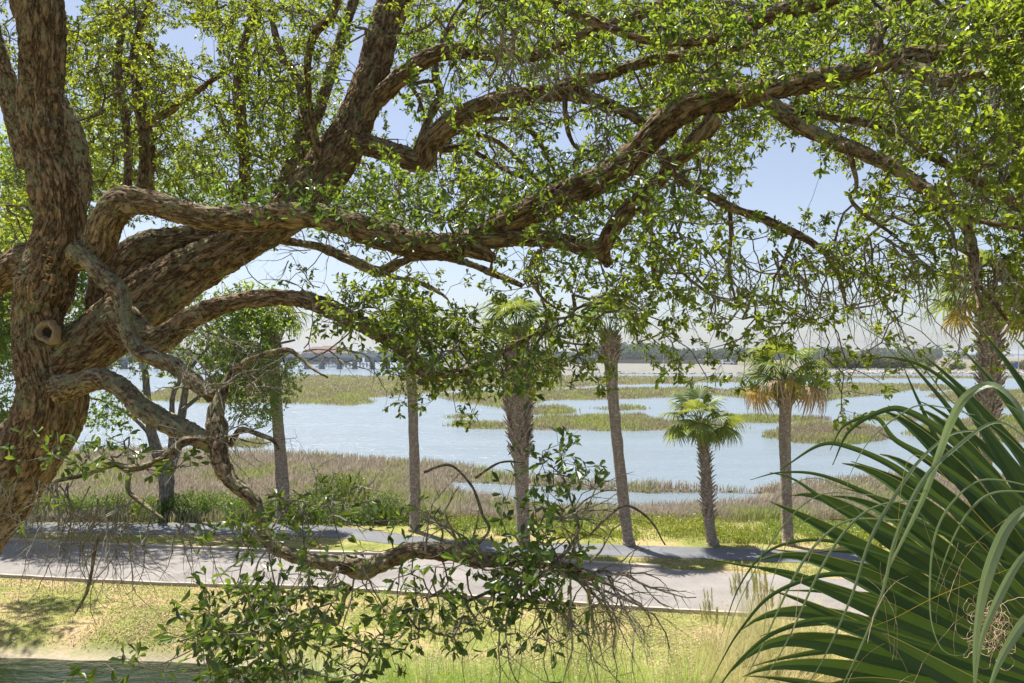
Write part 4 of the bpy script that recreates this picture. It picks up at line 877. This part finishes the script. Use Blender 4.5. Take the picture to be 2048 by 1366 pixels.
limb('branch', [(470, 735, 12), (456, 755, 16), (445, 785, 28), (432, 830, 38), (436, 880, 42), (442, 925, 38), (462, 962, 30), (490, 985, 28), (512, 1010, 28), (526, 1060, 28), (556, 1098, 28), (610, 1120, 30), (670, 1128, 36), (735, 1136, 44), (778, 1118, 38), (830, 1100, 32), (900, 1105, 34), (960, 1118, 34), (1020, 1120, 30), (1090, 1127, 26), (1150, 1144, 24), (1190, 1152, 14)], 5.3, 4.1, lump=.22, mat=BARKL, label='gnarled limb that drops and then runs level low over the road')
limb('branch', [(452, 760, 15), (478, 732, 14), (520, 712, 12), (572, 700, 12), (600, 715, 9), (626, 738, 7), (655, 755, 4)], 5.3, 5.0, lump=.2, mat=BARKL)
limb('branch', [(445, 900, 18), (420, 886, 19), (372, 883, 16), (322, 918, 16), (262, 938, 16), (225, 930, 10), (170, 950, 7), (100, 965, 4)], 5.2, 4.8, lump=.2, mat=BARKL)
limb('branch', [(262, 938, 10), (256, 980, 9), (290, 1010, 8), (330, 1040, 5)], 5.0, 4.8, lump=.2, mat=BARKL)
limb('branch', [(460, 890, 14), (480, 860, 12), (515, 868, 11), (545, 880, 10), (556, 898, 8)], 5.2, 5.0, lump=.2, mat=BARKL)
limb('branch', [(690, -40, 26), (660, 35, 20), (632, 62, 18), (617, 110, 15), (618, 190, 14), (630, 275, 14), (640, 330, 12)], 6.4, 6.8)
limb('branch', [(600, 330, 24), (625, 260, 22), (650, 185, 24), (668, 120, 22), (692, 50, 22), (720, -40, 20)], 7.8, 8.0, mat=BARKL)
limb('branch', [(560, 390, 30), (588, 300, 28), (606, 240, 24), (600, 170, 18), (560, 100, 14), (540, 20, 10)], 7.6, 7.8, mat=BARKL)
limb('branch', [(250, 400, 24), (255, 350, 18), (256, 290, 16), (246, 210, 16), (236, 120, 13), (250, 30, 10)], 7.4, 7.6, mat=BARKL)
limb('branch', [(285, 420, 40), (292, 360, 34), (294, 300, 32), (286, 240, 28), (276, 180, 22), (270, 90, 16), (300, 0, 12)], 7.8, 8.0)
limb('branch', [(288, 250, 20), (318, 232, 18), (350, 212, 18), (392, 184, 14), (440, 150, 10), (500, 120, 7)], 7.8, 7.4, mat=BARKL)
limb('branch', [(485, 400, 24), (490, 330, 22), (484, 260, 24), (477, 190, 24), (482, 110, 18), (505, 30, 14), (520, -60, 10)], 8.2, 8.4)
limb('branch', [(836, 300, 22), (855, 246, 18), (880, 190, 18), (870, 150, 14), (880, 90, 12), (930, 20, 10)], 7.3, 7.5, mat=BARKL)
limb('branch', [(900, 262, 16), (960, 242, 11), (1030, 240, 10), (1068, 268, 11), (1098, 318, 9), (1112, 350, 7)], 6.9, 6.6)
limb('branch', [(890, 280, 12), (923, 264, 10), (992, 282, 10), (1043, 325, 10), (1087, 374, 8)], 7.2, 7.0)
limb('branch', [(880, 300, 16), (930, 295, 12), (960, 310, 9), (1010, 340, 8), (1060, 360, 6)], 7.4, 7.0)
limb('branch', [(1130, 190, 12), (1132, 240, 10), (1145, 285, 8), (1180, 320, 6)], 6.2, 6.)
limb('branch', [(1690, 285, 11), (1706, 330, 11), (1713, 375, 10), (1700, 395, 9), (1730, 430, 8), (1790, 470, 5)], 4.6, 4.6, mat=BARKL)
limb('branch', [(1900, 410, 14), (1950, 440, 12), (2010, 450, 12), (2090, 470, 10)], 4.3, 4.0)
limb('branch', [(1460, 420, 9), (1462, 470, 9), (1458, 540, 7), (1470, 600, 4)], 5.1, 5.2)
limb('branch', [(1590, 470, 9), (1570, 520, 8), (1545, 560, 5)], 5.1, 5.2)
limb('branch', [(1300, 380, 14), (1290, 430, 12), (1310, 480, 11), (1350, 520, 9), (1380, 560, 6), (1440, 600, 4)], 5.2, 5.6)
limb('branch', [(1080, 500, 12), (1060, 540, 9), (1080, 590, 8), (1120, 620, 6), (1190, 640, 4)], 5.6, 5.8)
limb('branch', [(1950, 560, 10), (1985, 600, 9), (2020, 650, 5)], 4.1, 4.0)
# overhead limbs out of view that carry the crown above
limb('branch', [(60, -200, 70, 6.4), (300, -380, 50, 5.8), (700, -520, 40, 5.2), (1200, -600, 30, 4.8)], 6.4, ns=12, crack=0)
limb('branch', [(900, -380, 40, 7.6), (1300, -420, 34, 7.0), (1800, -380, 26, 6.0), (2200, -300, 20, 5.4)], 7., ns=12, crack=0)
limb('branch', [(790, -40, 50, 7.5), (600, -250, 36, 8), (300, -300, 26, 8.4), (0, -250, 20, 8.6)], 7., ns=12, crack=0)

# sawn scars and the fungus on the trunk
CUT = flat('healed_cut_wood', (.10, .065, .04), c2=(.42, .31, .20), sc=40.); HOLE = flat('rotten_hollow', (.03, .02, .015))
def scar(px, py, d, R, ax, name, lb, hollow):
    c = P(px, py, d) - ob; ax = norm(np.array(ax, float)); u = norm(np.cross(ax, (0, 0, 1))); w = np.cross(u, ax); mb = MB(); K = 40; V = []
    prof = [(1.25, -.05), (1.15, -.004), (1.0, .020), (.84, .022), (.66, .006), (.50, -.025)] if hollow else [(1.1, -.05), (1.05, .012), (.9, .026), (.6, .022), (.3, .018), (.12, .006)]
    for rr, h in prof:
        for k in range(K):
            a = k / K * 6.2832; q = R * rr * (1 + .13 * math.sin(2 * a + 1) + .07 * math.sin(3 * a + 2) + .05 * math.sin(7 * a)); V.append(c + (u * math.cos(a) * .86 + w * math.sin(a) * 1.12 + u * .12 * (1.2 - rr)) * q + ax * (h + .006 * math.sin(5 * a + rr * 3) + .003 * math.sin(13 * a)))
    mb.add(V, [(j * K + k, j * K + (k + 1) % K, (j + 1) * K + (k + 1) % K, (j + 1) * K + k) for j in range(len(prof) - 1) for k in range(K)])
    o = mb.build(name, CUT, oak, True); o['label'] = lb
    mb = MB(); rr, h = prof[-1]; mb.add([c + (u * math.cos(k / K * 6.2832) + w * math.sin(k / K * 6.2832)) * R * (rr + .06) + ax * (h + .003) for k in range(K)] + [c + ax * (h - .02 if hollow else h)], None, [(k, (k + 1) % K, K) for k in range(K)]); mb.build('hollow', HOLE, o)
scar(93, 664, DT - .245, .072, (.05, -1, .02), 'branch_scar', 'pale rounded rim round a dark hole low on the trunk', True)
scar(249, 406, 5.90, .062, (-.1, -1, -.12), 'branch_scar', 'brown healed knot on the bend of the long limb', False)
mb = MB()
for k in range(34):
    x, y = (rng.normal(98, 9), rng.normal(545, 26)) if k < 24 else (rng.uniform(30, 80), rng.uniform(540, 610)); c = P(x, y, DT - .245 + .03 * abs(x - 85) / 40); R = rng.uniform(.005, .012)
    V = [c + [R * math.cos(a), 0, R * .8 * math.sin(a)] for a in np.arange(8) * .785]; mb.add([v - [0, .012, 0] for v in V] + [v + [0, .03, 0] for v in V], [(q, (q + 1) % 8, 8 + (q + 1) % 8, 8 + q) for q in range(8)] + [(0, 1, 2, 3), (0, 3, 4, 7), (4, 5, 6, 7)])
tag(shift(mb, ob).build('bracket_fungus', flat('fungus_tan', (.30, .18, .09), c2=(.44, .29, .16)), oak), kind='stuff')

# foliage density over the view, one figure per 64 x 64 px of the photograph, then real depth
DM = ["34799687987667778888889999998889999".replace('x', '0'),
      "33899537887468657888899998866789999", "33889757888556556657888887767889999", "33788766776466566577887778888899999",
      "33588667765445654477777636767889999", "52466567777777776567765631367789999", "622334578888878777766653125789999"[:32],
      "53111124555543466777777644767889999", "42100011043465248888888867765678999", "41001144335775224666567887665345789",
      "50001233003268866655345664434330345", "40000012000047888861123123222212012", "20000001000013210000000000110000000",
      "10000000000110110000000000000000000", "02210000000000121000000000000000000", "01100032200011222200000000000000000"]
A = []; AL = []
for ry, row in enumerate(DM[:13]):
    for cx, ch in enumerate(row[:34]):
        v = int(ch)
        if v == 0: continue
        right = cx / 32.
        near = 6.9 - 2.7 * min(1, right) ** .8
        if ry >= 10 and cx < 10: continue
        k = rng.poisson(v ** 1.55 * (2.1 if ry < 7 else .72) * (1.25 if cx < 11 else 1))
        for _ in range(k):
            d = near + (4.6 if ry < 7 else 2.6) * rng.random() ** .9
            if rng.random() < .14 and cx > 9: d = near - .2 - .8 * rng.random()
            if ry >= 9 and 10 <= cx <= 19: d = 4.6 + 1.1 * rng.random()
            if ry >= 7 and cx >= 19: d = 3.9 + 2.2 * rng.random()
            A.append(P((cx + rng.random()) * 64, (ry + rng.random()) * 64, d))
for _ in range(3300):                                     # the part of the crown above the picture
    d = 4 + 7 * rng.random(); x_ = rng.uniform(-500, 2500); A.append(P(x_, rng.uniform(-750, -60 if d < 6.8 and x_ < 900 else 0), d))
for _ in range(260): A.append(P(rng.uniform(2048, 2400), rng.uniform(0, 560), rng.uniform(3.6, 6)))
A = np.array(A); ax_ = A[:, 0] / A[:, 1] * F + 1024; ay_ = HY - (A[:, 2] - CH) / A[:, 1] * F; hole = np.zeros(len(A), bool)
for gx, gy, gw, gh in ((355, 82, 60, 38), (150, 20, 26, 30), (960, 190, 50, 26), (1130, 285, 45, 36), (1560, 345, 95, 60), (1520, 420, 60, 30), (870, 160, 34, 26), (800, 225, 32, 40), (395, 245, 36, 22), (700, 130, 20, 50), (1700, 100, 40, 24), (1860, 350, 40, 26), (1400, 660, 50, 30), (1240, 660, 50, 26), (960, 590, 50, 24), (600, 500, 90, 24), (1690, 390, 60, 40), (1035, 645, 52, 42), (1225, 650, 46, 40), (1570, 735, 85, 48), (1890, 635, 95, 62), (1240, 520, 50, 30), (1420, 540, 40, 22), (1340, 610, 40, 26), (1560, 570, 40, 24), (1700, 640, 50, 30), (560, 60, 30, 30), (1250, 110, 34, 20), (1480, 130, 30, 20), (1180, 250, 40, 20), (1950, 260, 30, 24), (1760, 470, 40, 24)): hole |= ((ax_ - gx) / gw) ** 2 + ((ay_ - gy) / gh) ** 2 < .75 + .5 * rng.random(len(A))
BG = np.concatenate(NB)
for i in range(len(A)):                                   # leaves sit mostly above, below and behind the heavy limbs, not on their near side
    dd = np.hypot(BG[:, 0] - ax_[i], BG[:, 1] - ay_[i]); m_ = (dd < BG[:, 2] + 12) & (A[i, 1] < BG[:, 3] + .22)
    if m_.any() and not (660 < ax_[i] < 1120 and ay_[i] > 600) and rng.random() < (.93 if BG[m_, 2].max() > 14 else .6): hole[i] = True
A = A[~hole]; cl = fbm(A * 1.5, 2); A = A[cl > -.32 + .15 * rng.normal(size=len(A))]
ea, eb, ra, rb, tp, dr = grow(wood_nodes, A, .12, .03, .0021, .018, .42, 260)
mt = MB(); ml = MB(); ml2 = MB(); prisms(mt, ea, eb, ra, rb, 5)
nL = cluster_leaves(ml, mt, tp, dr, .039, (28, 34), .095, .25, .0015)
# low foliage close to the camera: larger leaves
NA = []
for x, y, sx_, sy_, k, d in ((1000, 1180, 90, 50, 42, 4.1), (1110, 1010, 60, 55, 24, 4.05), (1130, 930, 45, 30, 14, 4.05), (900, 1240, 60, 40, 26, 4.0), (830, 1220, 60, 35, 12, 4.1), (1060, 1130, 60, 30, 40, 4.05), (640, 1180, 70, 60, 26, 4.3), (560, 1050, 60, 40, 14, 4.5), (640, 1010, 60, 40, 18, 4.5),
                            (450, 1270, 80, 50, 66, 3.5), (540, 1210, 70, 50, 36, 3.8), (480, 1060, 40, 26, 12, 4.2), (720, 1290, 50, 35, 22, 3.7), (560, 1350, 80, 30, 26, 3.6), (250, 1340, 80, 20, 8, 3.6), (1080, 1240, 60, 60, 12, 4.0), (820, 1050, 60, 30, 8, 4.2),
                            (110, 920, 60, 25, 16, 4.6), (240, 910, 60, 25, 14, 4.6), (340, 930, 40, 20, 6, 4.6), (60, 1000, 40, 25, 3, 4.6), (720, 640, 40, 20, 14, 5.2), (890, 720, 80, 40, 36, 4.7), (1040, 730, 50, 36, 24, 4.6), (830, 650, 50, 30, 20, 4.9), (1140, 700, 50, 36, 14, 4.7), (620, 400, 60, 22, 22, 5.5), (760, 420, 70, 30, 26, 5.3), (900, 440, 70, 30, 26, 5.1), (1060, 400, 60, 40, 26, 4.9), (470, 410, 60, 12, 12, 5.7), (1150, 470, 60, 30, 20, 4.8), (1240, 330, 50, 30, 12, 4.7), (1340, 430, 50, 50, 26, 4.6)):
    for _ in range(int(k * (.95 if y > 880 else 1))): NA.append(P(x + rng.normal() * sx_ * .8, y + rng.normal() * sy_ * .8, d + rng.normal() * .18))
NA = np.array(NA); e2 = grow([p for p in wood_nodes], NA, .09, .02, .0016, .012, .42, 60)
prisms(mt, *e2[:4], 5); nL2 = cluster_leaves(ml2, mt, e2[4], e2[5], .054, (8, 11), .075, .1, .0012)
print('leaves', nL, nL2, 'edges', len(ea))
shift(mt, ob).build('twigs', TWIGM, oak); shift(ml, ob).build('crown', LEAF, oak)
LEAFN = leaf_mat('oak_leaf_low', (.014, .034, .008), (.032, .066, .012), (.10, .15, .025), (.34, .48, .04), .30, .36)
shift(ml2, ob).build('low_foliage', LEAFN, oak)

# bare hanging twigs, crooked and forking
def deadspray(mb, p, dv, L, r, depth=0, sag=.06, seg=.045):
    n_ = max(2, int(L / seg)); q = p.copy(); d = norm(dv); A_ = []; B_ = []; R0 = []; R1 = []
    for k in range(n_):
        d = norm(d + rng.normal(size=3) * .20 + np.array([0, 0, -sag])); e = q + d * seg; t0 = 1 - k / n_ * .75; t1 = 1 - (k + 1) / n_ * .75
        A_.append(q); B_.append(e); R0.append(r * t0); R1.append(r * t1)
        if depth < 3 and rng.random() < (.42 if depth < 2 else .25): deadspray(mb, e, d + rng.normal(size=3) * .85, L * (1 - k / n_) * rng.uniform(.35, .8), r * t1 * .7, depth + 1, sag, seg)
        q = e
    prisms(mb, np.array(A_), np.array(B_), np.array(R0), np.array(R1), 5)
sprays = [((1180, 1150), 4.1, 11, (.6, 0, -.5), .75, .006, 60), ((1120, 1130), 4.1, 8, (.5, 0, .8), .50, .005, 50), ((1130, 1040), 4.1, 6, (1, 0, .3), .55, .005, 40), ((940, 1110), 4.15, 7, (-.2, 0, 1), .45, .0055, 60),
          ((240, 1000), 4.8, 16, (-.3, 0, -1), .75, .004, 80), ((90, 970), 4.7, 20, (-.1, 0, -1), .65, .0035, 70), ((330, 1040), 4.7, 7, (.1, 0, -1), .5, .004, 70), ((660, 1140), 4.3, 12, (0, 0, -1), .45, .004, 110), ((560, 1090), 4.4, 8, (-.2, 0, -1), .45, .0045, 70),
          ((620, 1010), 4.6, 12, (.5, 0, .1), .5, .0045, 70), ((860, 1140), 4.2, 8, (0, 0, -1), .4, .004, 90), ((1060, 1150), 4.1, 14, (.1, 0, -1), .8, .004, 80), ((560, 1280), 3.9, 8, (.2, 0, -.8), .5, .0045, 80),
          ((640, 500), 6.2, 7, (-.4, 0, .4), .4, .004, 80), ((600, 580), 6.0, 7, (-.6, 0, .6), .45, .004, 50), ((640, 700), 5.0, 6, (1, 0, -.5), .4, .004, 50), ((450, 780), 5.2, 16, (.2, 0, .3), .5, .005, 60), ((480, 700), 5.2, 8, (-.5, 0, .1), .5, .004, 60),
          ((300, 900), 5.0, 6, (-1, 0, 0), .4, .004, 60), ((250, 720), 5.8, 5, (.2, 0, -.3), .3, .003, 60), ((580, 440), 6.0, 8, (.1, 0, -.6), .4, .003, 120), ((1000, 60), 4.6, 7, (.5, 0, -.8), .65, .006, 60), ((1100, 130), 4.6, 8, (.5, 0, -.7), .55, .005, 70), ((960, 40), 4.6, 4, (0, 0, -1), .4, .004, 50),
          ((1880, 120), 4.2, 9, (0, 0, -1), .7, .005, 90), ((1960, 150), 4., 7, (-.1, 0, -1), .7, .005, 60), ((1640, 510), 4.9, 12, (.5, 0, -.9), .8, .005, 80), ((1480, 500), 5.0, 12, (.3, 0, -1), .7, .005, 120), ((1330, 500), 5.2, 9, (.3, 0, -1), .6, .005, 100), ((1780, 480), 4.5, 10, (.3, 0, -1), .7, .005, 100), ((1960, 520), 4.1, 12, (0, 0, -1), .5, .005, 80),
          ((120, 560), 6.1, 4, (-.2, -.3, -.6), .3, .003, 50), ((430, 870), 5.2, 10, (.3, 0, .2), .5, .004, 70)]
mb = MB()
for (x, y), d, k, dv, L, r, sp in sprays:
    for _ in range(k): deadspray(mb, P(x + rng.normal() * sp * .6, y + rng.normal() * sp * .12, d + rng.normal() * .1), np.array(dv) + rng.normal(size=3) * .35, L * rng.uniform(.5, 1.15), r * rng.uniform(.8, 1.5))
tag(shift(mb, ob).build('dead_twigs', DEADT, oak), kind='stuff')
# thick dead hanging sticks
for l, d in (([(196, 1068, 9), (188, 1110, 11), (182, 1150, 10), (172, 1190, 8), (150, 1228, 4)], 4.5), ([(205, 1060, 4), (196, 1075, 9)], 4.5), ([(848, 945, 8), (900, 930, 8), (945, 975, 9), (965, 1030, 9), (978, 1060, 8), (950, 1095, 9)], 4.15), ([(1050, 925, 6), (1000, 925, 7), (950, 955, 7)], 4.15),
             ([(1180, 1070, 8), (1220, 1030, 8), (1255, 1012, 7), (1300, 1040, 6), (1330, 1090, 4)], 4.1), ([(880, 1095, 8), (885, 1060, 8), (868, 1035, 6), (880, 1015, 6)], 4.15), ([(655, 1230, 9), (650, 1260, 9), (690, 1290, 8), (740, 1310, 5)], 3.9), ([(430, 1400, 9), (500, 1330, 8), (560, 1290, 7), (610, 1245, 6)], 3.8)):
    limb('dead_stick', l, d, lump=.3, mat=TWIGM, leafy=False, wf=.7, crack=.0015)

# ================================================================== the fan palm at the right, close to the camera
PGREEN = leaf_mat('fan_palm_leaf', (.038, .072, .016), (.048, .088, .020), (.060, .105, .024), (.16, .24, .03), .16, .42, .3)
PPALE = leaf_mat('fan_palm_pale', (.15, .19, .10), (.19, .23, .13), (.24, .28, .17), (.35, .42, .15), .30, .42)
PEDGE = flat('leaf_edge_yellow', (.36, .37, .10)); FIB = flat('dry_fibre', (.35, .26, .17))
hub = P(2210, 1395, 1.85); pr = empty('fan_palm', (hub[0], hub[1], 0), 'dark green fan palm leaves with long drooping ribbon tips at the lower right', 'palm tree'); pb = np.array(pr.location)
def seg_ribbon(mb, me, C, w, nrm, fold=.35):
    """pleated leaf segment along the centre line C with half widths w"""
    C = np.array(C); t, _, _ = frames(C); s = norm(np.cross(t, nrm)); k = len(C); nn = norm(np.cross(s, t))
    V = np.stack([C - s * w[:, None] + nn * (fold * w)[:, None], C, C + s * w[:, None] + nn * (fold * w)[:, None]], 1).reshape(-1, 3)
    L_ = np.concatenate([[0], np.cumsum(np.linalg.norm(np.diff(C, axis=0), axis=1))]); sd_ = rng.random() * 9; BK = np.stack([np.stack([-w + sd_, L_, w * 0], 1), np.stack([w * 0 + sd_, L_, w * 0], 1), np.stack([w + sd_, L_, w * 0], 1)], 1).reshape(-1, 3)
    o = (np.arange(k - 1) * 3)[:, None]; mb.add(V, np.concatenate([np.array([[0, 1, 4, 3]]) + o, np.array([[1, 2, 5, 4]]) + o]), bk=BK)
    if me is not None: prisms(me, V[2::3][:-1], V[2::3][1:], np.full(k - 1, .0010), np.full(k - 1, .0010), 3)
def add_ribs(m, sc=420., amt=.5):
    nt = m.node_tree; n = nt.nodes; l = nt.links; b = n['Principled BSDF']; at = n.new('ShaderNodeAttribute'); at.attribute_name = 'bk'
    mp = n.new('ShaderNodeMapping'); mp.inputs['Scale'].default_value = (1, .012, 1); l.new(at.outputs['Vector'], mp.inputs[0]); t = noise(n, l, mp.outputs[0], sc, 3, .6); t2 = noise(n, l, at.outputs['Vector'], 9., 5, .7)
    old = b.inputs['Base Color'].links[0].from_socket; h = n.new('ShaderNodeHueSaturation'); l.new(old, h.inputs['Color'])
    l.new(math_(n, l, 'MULTIPLY_ADD', t.outputs[0], 1.3, math_(n, l, 'MULTIPLY_ADD', t2.outputs[0], .8, -.05)), h.inputs['Value'])
    rp = ramp(n, [(.66, (0, 0, 0)), (.74, (1, 1, 1))]); l.new(t2.outputs[0], rp.inputs[0]); l.new(mixc(n, l, math_(n, l, 'MULTIPLY', rp.outputs[0], .6), h.outputs[0], (.16, .13, .06)), b.inputs['Base Color'])
    bp = n.new('ShaderNodeBump'); bp.inputs['Distance'].default_value = .0015; bp.inputs['Strength'].default_value = .6; l.new(t.outputs[0], bp.inputs['Height']); l.new(bp.outputs[0], b.inputs['Normal'])
add_ribs(PGREEN); add_ribs(PPALE)
def bigfan(hubp, angs, Rf, droopf, tilt, name, da, rj=.52, mat=PGREEN):
    mb = MB(); me = MB(); yv = norm(np.array([0, -1., .25]))
    for i, a in enumerate(angs):
        R = Rf(a) * rng.uniform(.92, 1.06); dp = droopf(a) * rng.uniform(.3, 1.1); K = 26; ts = np.linspace(.04, 1, K); th = math.radians(a)
        dirv = np.array([math.cos(th), tilt(a), math.sin(th)]); C = []; bend = rng.normal() * .025; tw = rng.normal() * .12
        perp = np.array([-math.sin(th), 0, math.cos(th)])
        for t in ts:
            u = max(0, (t - rj * .9) / (1 - rj * .9)); C.append(hubp + dirv * R * t * (1 - .10 * dp * u * u) + perp * R * bend * u * u + np.array([0, tw * .1 * u, -dp * R * (.30 * u ** 3.2) - .02 * R * t * t]) + np.array([0, -.05 * math.sin(t * 3.14), 0]))
        hw = math.tan(math.radians(da / 2)) * (1.0 if rj > .55 else 1.3) * R * np.where(ts < rj, ts, rj * np.clip(1 - (ts - rj) / (1 - rj), 0, 1) ** .95); hw = np.maximum(hw, .0008)
        seg_ribbon(mb, me, C, hw, yv, .42)
    f = shift(mb, pb).build(name, mat, pr); shift(me, pb).build('leaf_edges', PEDGE, f); return f
hub = P(2290, 1440, 1.85)
bigfan(hub, np.arange(116 - 4.6 * 9, 189, 4.6), lambda a: .93 - .06 * abs(a - 150) / 35 - .10 * (a < 115), lambda a: .30 + .25 * max(0, (a - 150) / 30), lambda a: .16, 'fan_leaf', 4.6, .68)
bigfan(P(2330, 1300, 2.2), np.arange(118 - 5.2 * 7, 184, 5.2), lambda a: .98, lambda a: .30, lambda a: .22, 'fan_leaf', 4.4, .45)
bigfan(P(2300, 1580, 1.7), np.arange(150, 178, 5.2), lambda a: .84, lambda a: .5, lambda a: .05, 'fan_leaf', 4.6, .5)
mb = MB(); tube(mb, [(*P(2500, 2300, 2.1), .02), (*P(2380, 1800, 2.0), .017), (*hub, .012)], 8, .1, 0); shift(mb, pb).build('stem', FROND, pr)
mb = MB(); tube(mb, [(pb[0] + .2, pb[1] + .2, 0, .14), (pb[0] + .22, pb[1] + .2, 2, .13), (pb[0] + .15, pb[1] + .15, 4.6, .12)], 14, .1, .1, .005); shift(mb, pb).build('trunk', PALMB, pr, True)
# long ribbon segments that arch in front
RB = [([(2085, 930), (2045, 830), (2010, 785), (1975, 770), (1930, 795), (1900, 845), (1880, 900), (1850, 985), (1815, 1060), (1780, 1130), (1765, 1165)], 1.35, 1.5, 22, 1),
      ([(2100, 1010), (2048, 1020), (2010, 1060), (1980, 1130), (1962, 1200), (1950, 1290), (1948, 1380)], 1.2, 1.2, 30, 1), ([(2100, 1070), (2040, 1120), (1990, 1210), (1960, 1290), (1950, 1380)], 1.2, 1.2, 20, 1), ([(2110, 1190), (2050, 1240), (2000, 1320), (1970, 1400)], 1.1, 1.1, 24, 1),
      ([(2070, 975), (2000, 960), (1950, 965), (1900, 1010), (1870, 1070), (1860, 1150), (1862, 1240), (1885, 1300), (1925, 1310), (1945, 1280)], 1.4, 1.4, 9, 0), ([(2080, 985), (1990, 985), (1940, 1020), (1900, 1090), (1870, 1180)], 1.4, 1.4, 10, 0),
      ([(2060, 880), (1990, 845), (1900, 905), (1840, 970), (1790, 1080), (1760, 1200), (1700, 1340), (1660, 1420)], 1.45, 1.4, 16, 1), ([(1960, 860), (1900, 870), (1840, 920), (1790, 990), (1740, 1080), (1700, 1200), (1640, 1330), (1590, 1400)], 1.5, 1.4, 13, 1),
      ([(1850, 1000), (1760, 1010), (1700, 1050), (1640, 1140), (1570, 1290), (1500, 1400)], 1.6, 1.5, 10, 0), ([(1800, 1040), (1700, 1040), (1640, 1080), (1590, 1150), (1520, 1300), (1470, 1400)], 1.6, 1.55, 10, 0),
      ([(1750, 990), (1640, 990), (1560, 1060), (1480, 1200), (1440, 1330)], 1.7, 1.6, 5, 0), ([(1950, 830), (1850, 810), (1800, 830), (1740, 880), (1700, 950), (1690, 1010)], 1.6, 1.6, 6, 0), ([(2000, 880), (1900, 800), (1850, 740), (1800, 700), (1720, 650), (1640, 586)], 1.8, 1.9, 6, 0),
      ([(2100, 1160), (2010, 1010), (1920, 850), (1850, 760), (1795, 700)], 1.9, 2.0, 22, 2), ([(2150, 1230), (2000, 1080), (1900, 930), (1840, 810), (1805, 730)], 1.9, 2.0, 22, 2), ([(2060, 960), (1990, 880), (1920, 790), (1850, 735), (1780, 715), (1730, 720)], 1.7, 1.8, 14, 2),
      ([(2120, 1060), (1990, 960), (1890, 870), (1820, 825), (1770, 820), (1700, 860), (1665, 930)], 1.8, 1.7, 22, 2), ([(2120, 1120), (1960, 990), (1860, 920), (1790, 880), (1750, 835), (1690, 850), (1660, 900)], 1.8, 1.7, 20, 2), ([(2120, 1180), (1960, 1060), (1850, 980), (1780, 930), (1700, 895), (1640, 890), (1560, 940)], 1.85, 1.7, 22, 2), 
      ([(2020, 1130), (1850, 1050), (1740, 990), (1640, 950), (1560, 945), (1500, 960)], 1.8, 1.8, 14, 2), ([(1980, 1170), (1800, 1080), (1680, 1020), (1590, 960), (1540, 945)], 1.8, 1.8, 18, 2), ([(1960, 1190), (1760, 1110), (1640, 1080), (1540, 1100), (1480, 1170), (1440, 1280)], 1.7, 1.6, 9, 2),
      ([(1880, 1230), (1700, 1150), (1560, 1180), (1480, 1260), (1420, 1366)], 1.6, 1.5, 12, 2), ([(1860, 1290), (1680, 1240), (1560, 1260), (1480, 1320), (1420, 1400)], 1.55, 1.5, 14, 2), ([(1760, 1210), (1600, 1150), (1480, 1130), (1400, 1115)], 1.7, 1.7, 10, 2), 
      ([(2040, 1130), (1880, 1190), (1780, 1240), (1700, 1265)], 1.3, 1.35, 2.5, 3), ([(2000, 1080), (1830, 910), (1790, 1100), (1766, 1166)], 1.4, 1.4, 2, 3), ([(1750, 1060), (1650, 960), (1560, 990), (1520, 1120), (1500, 1240), (1490, 1366)], 1.6, 1.6, 3, 0), ([(1700, 1010), (1600, 1050), (1540, 1180), (1520, 1366)], 1.6, 1.6, 3, 0)]
for px_, d0, d1, w, t in RB:
    k = len(px_); C = spline([(*P(x, y, d0 + (d1 - d0) * i / (k - 1)), 0) for i, (x, y) in enumerate(px_)], .012)[:, :3]; tt = np.linspace(0, 1, len(C)); W = w * (.8 if t == 2 else .8 if w > 18 else .55) / 2 / F * d0 * np.clip(.55 + tt * 1.2, 0, 1) * np.clip((1.02 - tt) / .55, 0.06, 1) ** .8
    mb = MB(); seg_ribbon(mb, None, C, W, norm(np.array([.1, -1, .15 + .5 * (t == 1)])), .3); shift(mb, pb).build('leaf_ribbon', {0: PPALE, 1: PPALE, 2: PGREEN, 3: FRONDY}[t], pr)
mb = MB()
for k in range(34):
    c = P(1985 + rng.normal() * 12, 1262 + rng.normal() * 20, 1.25); q = [c]; d = norm(rng.normal(size=3))
    for _ in range(24): d = norm(d + rng.normal(size=3) * .28 + (c - q[-1]) * 9); q.append(q[-1] + d * .005)
    q = np.array(q); prisms(mb, q[:-1], q[1:], np.full(24, .0004), np.full(24, .0004), 3)
for k in range(14):
    c = P(rng.uniform(1600, 2048), rng.uniform(1000, 1366), rng.uniform(1.3, 1.6)); q = [c]; d = norm(rng.normal(size=3) * [1, .2, 1.3])
    for _ in range(14): d = norm(d + rng.normal(size=3) * .07 + [0, 0, -.08]); q.append(q[-1] + d * .012)
    q = np.array(q); prisms(mb, q[:-1], q[1:], np.full(14, .0005), np.full(14, .0003), 3)
tag(shift(mb, pb).build('dry_fibres', FIB, pr), kind='stuff')

# ================================================================== the air
mb = MB(); mb.box((-14500, -45, WL - 2.5), (14500, 15600, 38)); hz = mb.mesh('haze', CONC)
m = bpy.data.materials.new('haze_air'); m.use_nodes = True; nt = m.node_tree; nt.nodes.remove(nt.nodes['Principled BSDF']); pv = nt.nodes.new('ShaderNodeVolumePrincipled')
pv.inputs['Color'].default_value = (.80, .87, .97, 1); pv.inputs['Density'].default_value = .00013; pv.inputs['Anisotropy'].default_value = .2
nt.links.new(pv.outputs[0], nt.nodes['Material Output'].inputs['Volume']); hz.materials.clear(); hz.materials.append(m)
tag(link_mesh('haze', hz), kind='stuff')
